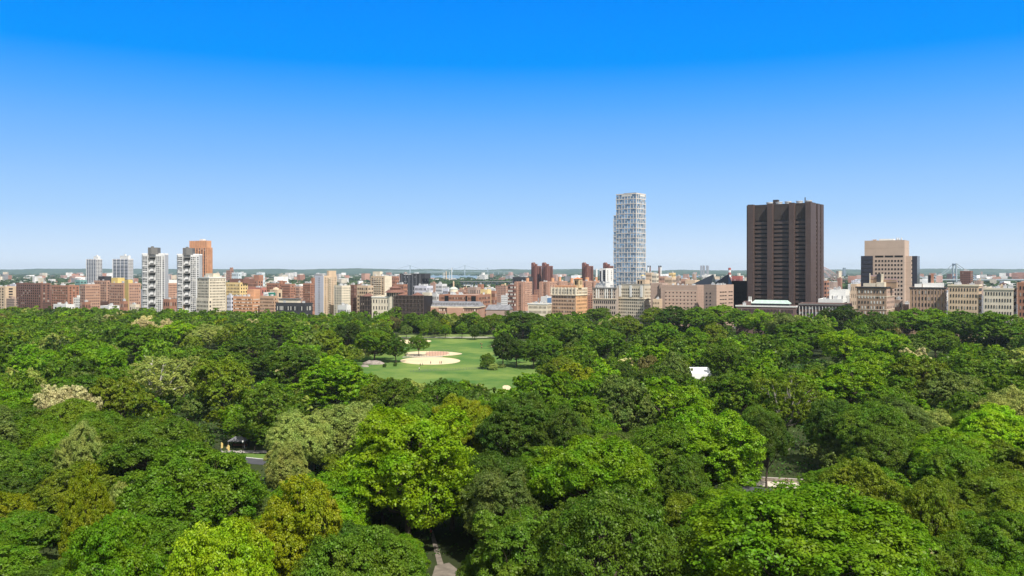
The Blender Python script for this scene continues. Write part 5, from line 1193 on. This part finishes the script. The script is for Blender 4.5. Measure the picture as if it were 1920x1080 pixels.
def patterned(mn, m_):   # wall with small window pattern for far blocks
    nm = 'windowed_' + m_.name
    if nm in MATS: return MATS[nm]
    m = m_.copy(); m.name = nm; t = m.node_tree; L = t.links.new; n = t.nodes.new; b = t.nodes['Principled BSDF']
    src = b.inputs['Base Color'].links[0].from_socket; g = n('ShaderNodeTexCoord'); s = n('ShaderNodeSeparateXYZ'); L(g.outputs['Object'], s.inputs[0])
    def per(sock, p, duty):
        a = n('ShaderNodeMath'); a.operation = 'PINGPONG'; a.inputs[1].default_value = p / 2; L(sock, a.inputs[0]); c = n('ShaderNodeMath'); c.operation = 'LESS_THAN'; c.inputs[1].default_value = p / 2 * duty; L(a.outputs[0], c.inputs[0]); return c.outputs[0]
    ad = n('ShaderNodeMath'); ad.operation = 'ADD'; L(s.outputs['X'], ad.inputs[0]); L(s.outputs['Y'], ad.inputs[1])
    hx = per(ad.outputs[0], 3.4, .42); hz = per(s.outputs['Z'], 3.1, .48); mu = n('ShaderNodeMath'); mu.operation = 'MULTIPLY'; L(hx, mu.inputs[0]); L(hz, mu.inputs[1])
    ge = n('ShaderNodeNewGeometry'); sn = n('ShaderNodeSeparateXYZ'); L(ge.outputs['Normal'], sn.inputs[0]); lt = n('ShaderNodeMath'); lt.operation = 'LESS_THAN'; lt.inputs[1].default_value = .5; L(sn.outputs['Z'], lt.inputs[0]); m2 = n('ShaderNodeMath'); m2.operation = 'MULTIPLY'; L(mu.outputs[0], m2.inputs[0]); L(lt.outputs[0], m2.inputs[1])
    mx = n('ShaderNodeMix'); mx.data_type = 'RGBA'; L(m2.outputs[0], mx.inputs['Factor']); L(src, mx.inputs[6]); mx.inputs[7].default_value = (.03, .03, .035, 1); L(mx.outputs[2], b.inputs['Base Color']); MATS[nm] = m; return m
kk = {}
for q in AUTO:
    X, wp, D, H, m_, mn = q; lm = min(LMK, key=lambda z: abs(z[0] - X))[1]; dist = 'close behind the park' if D < 1150 else 'some blocks back' if D < 1600 else 'far back'
    hh = 'low' if H < 15 else 'mid-height' if H < 24 else 'taller'; kk.setdefault((hh, mn, lm, dist), []).append(q)
for (hh, mn, lm, dist), L in kk.items():
    L.sort(key=lambda q: q[0])
    for i, (X, wp, D, H, m_, _) in enumerate(L):
        o = '' if len(L) == 1 else (', rightmost' if i == len(L) - 1 else ', ' + ORD[i]); lm2 = lm.replace('meadow centre', 'far road viaduct')
        b = Building('city_building', f'{hh} {mn} building {dist} near the {lm2}{o}', 'building', X - wp / 2, X + wp * .2, X + wp / 2, HOR + (CAMZ - H) * F / D, D, rb.uniform(28, 40), None, 'city buildings beyond the park'); b.body(patterned(mn, m_), rb.choice([RLT, RLT, WW, RDK, SLT]), .7)
        bx = MB(); bx.box(-b.w * .6, -b.w * .6 + 4, b.d * .3, b.d * .3 + 4, H - .7, H + 2.6); bx.build('bulkhead', m_, b.root)
        if rb.random() < .35: b.tank(-b.w * .3, b.d * .5, H - .7, 1.6, 3, WD, DGR)
# distant city mass
rr = np.random.RandomState(12); nB = 7000
Dd = np.exp(rr.uniform(math.log(2500), math.log(12500), nB)); Xd = rr.uniform(-60, 1980, nB)
CC = np.array([(.74, .72, .69), (.70, .68, .66), (.42, .24, .18), (.36, .18, .13), (.55, .45, .34), (.62, .56, .46), (.3, .29, .3), (.78, .76, .74), (.5, .32, .27)])
VB, TB_ = [], []
for D, X in zip(Dd, Xd):
    Y = HOR + CAMZ * F / D
    if 790 < X < 900 and D > 5200: continue
    if 1235 < X < 1325 and 5500 < D < 9700: continue
    if 800 < X < 965 and D < 3900: continue
    if rr.rand() < .35 and D > 7000: continue
    x = tx(X) * D; wx, wy = rr.uniform(8, 26, 2) * (1 + D / 9000); h = rr.uniform(6, 13) + (rr.uniform(10, 34) if rr.rand() < .05 else 0)
    if rr.rand() < .03: wx *= 3
    a = rr.choice([.5, .62, -.3]); ca, sa = math.cos(a), math.sin(a); c = [(-wx / 2, -wy / 2), (wx / 2, -wy / 2), (wx / 2, wy / 2), (-wx / 2, wy / 2)]; c = [(x + p * ca + q * sa, D - p * sa + q * ca) for p, q in c]
    b0 = [(p, q, 0) for p, q in c]; b1 = [(p, q, h) for p, q in c]; col = CC[rr.randint(len(CC))] * rr.uniform(.7, 1.1)
    top = col if rr.rand() < .4 else CC[rr.choice([0, 1, 7, 6])]
    for f, cc_ in (((b0[0], b0[1], b1[1], b1[0]), col), ((b0[1], b0[2], b1[2], b1[1]), col), ((b0[2], b0[3], b1[3], b1[2]), col), ((b0[3], b0[0], b1[0], b1[3]), col), (tuple(b1), top)): VB += f; TB_.append(cc_)
o = bpy.data.objects.new('distant_city', quads_mesh('distant_city', np.array(VB, float), attrm('distant_building_walls'), np.array(TB_))); COL.objects.link(o); tag(o, 'far mass of small pale and brick buildings reaching to the hills', 'city', None, 'stuff')
# distant trees
nT = 5200; V = []; Tt = []
Dd = np.exp(rr.uniform(math.log(2450), math.log(13000), nT)); Xd = rr.uniform(-60, 1980, nT)
ex = [(rr.uniform(800, 970), rr.uniform(2700, 3900)) for _ in range(420)] + [(rr.uniform(560, 680), rr.uniform(3600, 5200)) for _ in range(160)] + [(rr.uniform(1620, 1960), rr.uniform(3400, 5000)) for _ in range(200)] + [(rr.uniform(1060, 1100), rr.uniform(2600, 4500)) for _ in range(60)]
for X, D in list(zip(Xd, Dd)) + ex:
    if 790 < X < 900 and 5200 < D < 9500: continue
    if 1235 < X < 1325 and 5500 < D < 9700: continue
    R = rr.uniform(7, 13) * (1 + D / 7000); h = rr.uniform(9, 15); m = 26; x = tx(X) * D
    d = unit(rr.normal(size=(m, 3)) + np.array([0, 0, .5])); pos = np.array([x, D, h * .5]) + d * np.array([R, R, h * .5]); nr_ = unit(d + rr.normal(size=(m, 3)) * .3); a = unit(np.cross(nr_, rr.normal(size=(m, 3)))); b2 = np.cross(nr_, a); s = R * .42
    V.append(np.stack([pos + a * s, pos + b2 * s, pos - a * s, pos - b2 * s], 1).reshape(-1, 3)); Tt.append(np.repeat((np.array([.055, .10, .03]) * rr.uniform(.6, 1.4))[None], m, 0))
o = bpy.data.objects.new('distant_trees', quads_mesh('distant_trees', np.concatenate(V), LMA, np.concatenate(Tt))); COL.objects.link(o); tag(o, 'far trees scattered among the distant houses', 'trees', None, 'stuff')
# street trees between near blocks
for B_ in ALLB: B_.finish()

# ================================================================== things in the park
# white tent
D = 425; root = empty('white_tent', (tx(1311) * D, D, 0)); tag(root, 'white flat marquee roof showing between the trees at right', 'tent'); hw = 18 / F * D
q = MB(); q.poly([(-hw, -6, 3.6), (hw, -6, 3.6), (hw, 8, 3.6), (-hw, 8, 3.6), (-hw, 1, 6.2), (hw, 1, 6.2)], [(0, 1, 5, 4), (1, 2, 5), (2, 3, 4, 5), (3, 0, 4), (0, 3, 2, 1)]); q.build('canopy', flatm('white_canvas', (.85, .85, .85), var=.03), root)
for x in (-hw + .3, 0, hw - .3):
    for y in (-5.7, 7.7): q = MB(); q.tube([(x, y, 0), (x, y, 3.6)], .1, 6); q.build('pole', MET, root)
q = MB(); q.box(-hw, hw, -6.02, -5.9, .3, 3.5); q.build('side_wall', MATS['white_canvas'], root)
# rock outcrop
def rock(name, X, Y, wpx, h, label, seed):
    x, y = gp(X, Y); r = random.Random(seed); R = wpx / 2 / F * y; b = MB(); n = 18
    for j, (k, z) in enumerate(((1, -.3), (.93, .35), (.7, .8), (.35, 1))):
        for i in range(n): a = 2 * math.pi * i / n; kk_ = k * r.uniform(.85, 1.12); b.v.append((R * kk_ * math.cos(a), R * .5 * kk_ * math.sin(a), h * z * r.uniform(.8, 1.15)))
    b.f = [(j * n + i, j * n + (i + 1) % n, (j + 1) * n + (i + 1) % n, (j + 1) * n + i) for j in range(3) for i in range(n)] + [tuple(3 * n + i for i in range(n))]
    o = b.build(name, flatm('grey_brown_rock', (.26, .22, .20), var=.35, scale=.5)); o.location = (x, y, 0); tag(o, label, 'rock')
rock('rock_outcrop', 700, 683, 42, 2.2, 'grey rock outcrop on the grass left of the sandy infield', 3); rock('rock_outcrop', 683, 688, 18, 1.2, 'small low rock at the left end of the outcrop', 8)
# bushes
def bush(X, Y, wpx, hpx, kind, label):
    x, y = gp(X, Y); root = empty('bush', (x, y, 0)); tag(root, label, 'bush'); v = VAR[('shrub', 'mid')][0]; R = wpx / 2 / F * y; H = hpx / F * y
    c = bpy.data.objects.new('foliage', v[0]); COL.objects.link(c); c.parent = root; c.scale = (R / 10.6, R / 10.6, H / 17.3); c.color = (*[q * (1.5 if kind == 'sage' else 1) for q in COLS[kind]], 1)
    k = bpy.data.objects.new('stem', trunk_for(v, BARK)); COL.objects.link(k); k.parent = root; k.scale = c.scale
bush(925.5, 694, 21, 12, 'sage', 'round pale bush on the lawn right of the infield'); bush(942, 690, 13, 7, 'sage', 'smaller flat pale bush right of the round one'); bush(741, 687, 8, 7, 'mid green', 'small green bush by the rock, nearer the infield'); bush(721, 689, 8, 7, 'dark green', 'small dark bush just below the rock outcrop')
# fences round the fields
def fence(X0, Y0, X1, Y1, h, n, label, solid=None):
    a, c = gp(X0, Y0), gp(X1, Y1); root = empty('chain_link_fence', (a[0], a[1], 0)); tag(root, label, 'fence'); d = Vector((c[0] - a[0], c[1] - a[1], 0))
    for i in range(n + 1): p = d * (i / n); q = MB(); q.tube([(p.x, p.y, 0), (p.x, p.y, h)], .06, 5); q.build('post', GRY, root)
    q = MB(); q.tube([(0, 0, h), (d.x, d.y, h)], .05, 4); q.tube([(0, 0, h * .5), (d.x, d.y, h * .5)], .03, 4); q.tube([(0, 0, .15), (d.x, d.y, .15)], .03, 4); q.build('rail', GRY, root)
fence(770, 698, 905, 692, 1.2, 26, 'low wire fence crossing the lawn below the sandy infield'); fence(800, 668.5, 842, 666.5, 4.0, 8, 'tall backstop fence on the clay between the infields'); fence(762, 670.5, 800, 669.2, 1.8, 8, 'fence behind the lone tree beside the infield'); fence(745, 636, 800, 635, 1.2, 14, 'far fence behind the rear infield')
# people
SKIN = flatm('skin', (.45, .28, .2)); 
def person_mesh(name, pose, mat):
    me = bpy.data.meshes.new(name); st = .18 if pose == 'walk' else .02
    V = [(0, 0, .95), (0, 0, 1.15), (0, 0, 1.38), (0, .01, 1.5), (0, .01, 1.66), (-.1, 0, .9), (-.12, st, .5), (-.12, st * .6, .08), (.1, 0, .9), (.12, -st, .5), (.12, -st * 1.4, .08), (-.2, 0, 1.4), (-.25, -st, 1.12), (-.24, -st * 1.6, .86), (.2, 0, 1.4), (.25, st, 1.12), (.24, st * 1.6, .86), (-.12, st * .6 + .12, .03), (.12, -st * 1.4 + .12, .03), (0, .02, 1.74)]
    E = [(0, 1), (1, 2), (2, 3), (3, 4), (4, 19), (0, 5), (5, 6), (6, 7), (7, 17), (0, 8), (8, 9), (9, 10), (10, 18), (2, 11), (11, 12), (12, 13), (2, 14), (14, 15), (15, 16)]
    me.from_pydata(V, E, []); me.materials.append(mat); return me
RAD = [.14, .13, .15, .06, .10, .1, .065, .045, .1, .065, .045, .065, .045, .035, .065, .045, .035, .03, .03, .07]
def person(X, Y, z, shirt, label, pose='stand', rz=0):
    x, y = gp(X, Y); o = bpy.data.objects.new('person', person_mesh('person', pose, SKIN)); COL.objects.link(o); o.location = (x, y, z); o.rotation_euler = (0, 0, rz)
    m = o.modifiers.new('skin', 'SKIN'); 
    lay = o.data.skin_vertices
    if not lay: lay = None
    if lay:
        for i, r in enumerate(RAD): lay[0].data[i].radius = (r, r)
        lay[0].data[0].use_root = True
    s = o.modifiers.new('sub', 'SUBSURF'); s.levels = 1; s.render_levels = 1
    tag(o, label, 'person', 'people in the park')
    q = MB(); q.frus(0, 0, [(.88, .17, .13), (1.1, .165, .13), (1.36, .2, .14), (1.46, .11, .1)], 10); c = q.build('shirt', shirt, o)
    q = MB(); 
    st = .18 if pose == 'walk' else .02
    for e in (-1, 1): q.tube([(e * .09, 0, .95), (e * .115, -e * st, .5), (e * .12, -e * st * (1.4 if e > 0 else .6), .1)], [.12, .09, .065], 8)
    q.build('trousers', DGR if shirt is not DGR else GRY, o)
    q = MB(); q.frus(0, .0, [(1.64, .1, .1), (1.72, .108, .112), (1.79, .08, .08), (1.82, .02, .02)], 10); q.build('hair', BRD, o); return o
NVY = flatm('navy_cloth', (.03, .04, .1)); BLKC = flatm('black_cloth', (.02, .02, .02)); WC = flatm('white_cloth', (.8, .8, .8)); RC = flatm('red_cloth', (.5, .03, .03)); PC = flatm('pink_cloth', (.6, .3, .3))
person(788, 687, .09, BLKC, 'person in black standing on the grass at the sandy infield edge, leftmost'); person(792, 686, .09, NVY, 'person in navy standing beside the leftmost one at the infield edge', 'walk', 1); person(807.5, 683, .13, BLKC, 'lone person in black standing on the sandy infield'); person(824.5, 683, .13, NVY, 'person in navy, left of the pair on the sandy infield', 'walk', 2); person(827.5, 682.5, .13, BLKC, 'person in black, right of the pair on the sandy infield')
person(901, 646.5, .09, BLKC, 'dark figure on the far lawn, left of the three'); person(903.5, 648, .09, RC, 'reddish figure on the far lawn, middle of the three', 'walk'); person(903, 653.5, .09, RC, 'nearest reddish figure on the far lawn'); person(786, 694.5, .09, WC, 'white-shirted person on the near lawn by the fence')
person(328, 799, .14, WC, 'white-shirted person on the pink path at left', 'walk', 1.2); person(337, 795, .14, WC, 'second white-shirted person on the pink path, farther along', 'walk', 1.2); person(342, 792, .14, PC, 'person in pink on the pink path, farthest', 'walk', 1.2)
person(478, 848, .15, NVY, 'person in navy on the path by the park pavilion', 'walk', 1); person(1473, 910.5, .24, BLKC, 'person in black on the pale pavement by the right road', 'walk', 1.5); person(1477, 911, .24, GRY, 'person in grey beside the one in black by the right road', 'walk', 1.5); person(1506, 912.5, .24, WC, 'white-shirted person on the pavement farther right', 'walk', 1.5)
person(808, 1008, .14, RC, 'person in red on the path beneath the large lime tree', 'walk', .3); person(426, 848, .15, YCL, 'person in yellow standing by the pavilion', 'stand')
# pavilion with banners
x, y = gp(437, 845); root = empty('park_pavilion', (x, y + 4, 0)); tag(root, 'small open pavilion with a grey hipped roof beside the left road', 'pavilion')
q = MB(); q.poly([(-2.4, -2.4, 2.5), (3.2, -2.4, 2.5), (3.2, 2.4, 2.5), (-2.4, 2.4, 2.5), (-.6, 0, 3.6), (1.4, 0, 3.6)], [(0, 1, 5, 4), (1, 2, 5), (2, 3, 4, 5), (3, 0, 4), (0, 3, 2, 1)]); q.build('roof', SLT, root)
for px in (-2.1, 2.9):
    for py in (-2.1, 2.1): q = MB(); q.box(px - .12, px + .12, py - .12, py + .12, 0, 2.5); q.build('post', DGR, root)
q = MB(); q.box(-1.8, 2.6, 1.2, 1.7, .4, .5); q.box(-1.8, 2.6, 1.65, 1.75, .5, 1.0); q.build('bench', BRD, root)
for X, Y, lb in ((414.5, 846, 'yellow feather banner left of the pavilion'), (427, 851, 'yellow feather banner in front of the pavilion')):
    x, y = gp(X, Y); r0 = empty('feather_banner', (x, y, 0)); tag(r0, lb, 'banner'); q = MB(); q.tube([(0, 0, 0), (0, 0, 2.7)], .03, 6); q.build('pole', MET, r0)
    q = MB(); q.poly([(0, -.03, .9), (.55, -.03, 1.0), (.6, -.03, 2.3), (.25, -.03, 2.7), (0, -.03, 2.7), (0, .03, .9), (.55, .03, 1.0), (.6, .03, 2.3), (.25, .03, 2.7), (0, .03, 2.7)], [(0, 1, 2, 3, 4), (9, 8, 7, 6, 5), (0, 5, 6, 1), (1, 6, 7, 2), (2, 7, 8, 3), (3, 8, 9, 4), (4, 9, 5, 0)]); q.build('cloth', YCL, r0)
def lamp(X, Y, label):
    x, y = gp(X, Y); r0 = empty('street_lamp', (x, y, 0)); tag(r0, label, 'street lamp'); q = MB(); q.frus(0, 0, [(0, .2, .2), (.5, .16, .16), (.6, .07, .07), (3.4, .055, .055)], 10); q.build('pole', BLKC, r0)
    q = MB(); q.frus(0, 0, [(3.4, .1, .1), (3.6, .22, .22), (3.95, .24, .24), (4.1, .1, .1)], 10); q.build('globe', WC, r0); q = MB(); q.frus(0, 0, [(4.1, .26, .26), (4.3, .05, .05)], 10); q.build('cap', BLKC, r0)
lamp(455, 851, 'black park lamp on the verge by the left road'); lamp(1549, 916, 'black park lamp with white globe by the right road')
def bin_(X, Y, label):
    x, y = gp(X, Y); r0 = empty('litter_bin', (x, y, .12)); tag(r0, label, 'litter bin'); q = MB(); q.frus(0, 0, [(0, .26, .26), (.85, .32, .32)], 12); q.build('body', GRY, r0); q = MB(); q.frus(0, 0, [(.85, .34, .34), (.95, .3, .3), (1.02, .12, .12)], 12); q.build('lid', DGR, r0)
bin_(433, 853.5, 'grey litter bin by the left road, left one'); bin_(437, 854, 'grey litter bin by the left road, right one')
# stone wall and parked car by the right road
a, c = gp(1425, 903), gp(1560, 910); b = MB(); L_ = math.hypot(c[0] - a[0], c[1] - a[1]); an = math.atan2(c[1] - a[1], c[0] - a[0]); b.box(0, L_, -.25, .25, 0, .95); o = b.build('stone_wall', flatm('rough_stone', (.30, .25, .20), var=.3, scale=1.5)); o.location = (a[0], a[1] + .6, 0); o.rotation_euler = (0, 0, an); tag(o, 'low rough stone wall behind the pale pavement at right', 'wall')
b = MB(); b.box(-.05, L_ + .05, -.32, .32, .95, 1.08); q = b.build('coping', PATH, o)
x, y = gp(1545, 941); r0 = empty('parked_car', (x, y, .12), -.25); tag(r0, 'dark car on the right road, half hidden by trees', 'car'); CP = flatm('dark_car_paint', (.03, .03, .035), rough=.25, spec=.6)
def car_body(name, prof, w0, w1, mat):
    q = MB(); n = len(prof); q.poly([(px, -w, pz) for (px, pz), w in zip(prof, w0)] + [(px, w, pz) for (px, pz), w in zip(prof, w0)], [tuple(range(n))[::1], tuple(range(n, 2 * n))[::-1]] + [(i, i + n, (i + 1) % n + n, (i + 1) % n) for i in range(n)]); return q.build(name, mat, r0)
car_body('body', [(-2.3, .35), (2.3, .35), (2.35, .7), (1.3, .88), (-1.9, .95), (-2.3, .85)], [.88] * 6, None, CP); car_body('cabin', [(-1.75, .95), (.95, .88), (.35, 1.4), (-1.3, 1.42)], [.82, .82, .66, .66], None, DG); q = MB(); q.box(-1.25, .3, -.64, .64, 1.42, 1.46); q.build('roof', CP, r0)
for px in (-1.4, 1.45):
    for py in (-.86, .86):
        q = MB(); q.frus(0, 0, [(-.11, .33, .33), (.11, .33, .33)], 16); wv = q.build('wheel', BLKC, r0); wv.location = (px, py, .33); wv.rotation_euler = (R_(90), 0, 0); q = MB(); q.frus(0, 0, [(-.125, .18, .18), (.125, .18, .18)], 12); q.build('rim', MET, wv)

# ================================================================== haze
b = MB(); b.box(-16500, 16500, -600, 16500, -1.0, 175.0); m = bpy.data.materials.new('air_haze'); m.use_nodes = True; t = m.node_tree; t.nodes.clear(); o_ = t.nodes.new('ShaderNodeOutputMaterial'); v = t.nodes.new('ShaderNodeVolumePrincipled'); v.inputs['Color'].default_value = (.70, .87, 1.0, 1); v.inputs['Density'].default_value = 3.7e-5; v.inputs['Anisotropy'].default_value = .1
t.links.new(v.outputs[0], o_.inputs['Volume']); h = b.build('haze', m); h['kind'] = 'stuff'; h['label'] = 'thin pale blue haze over the city and park'; h['category'] = 'haze'
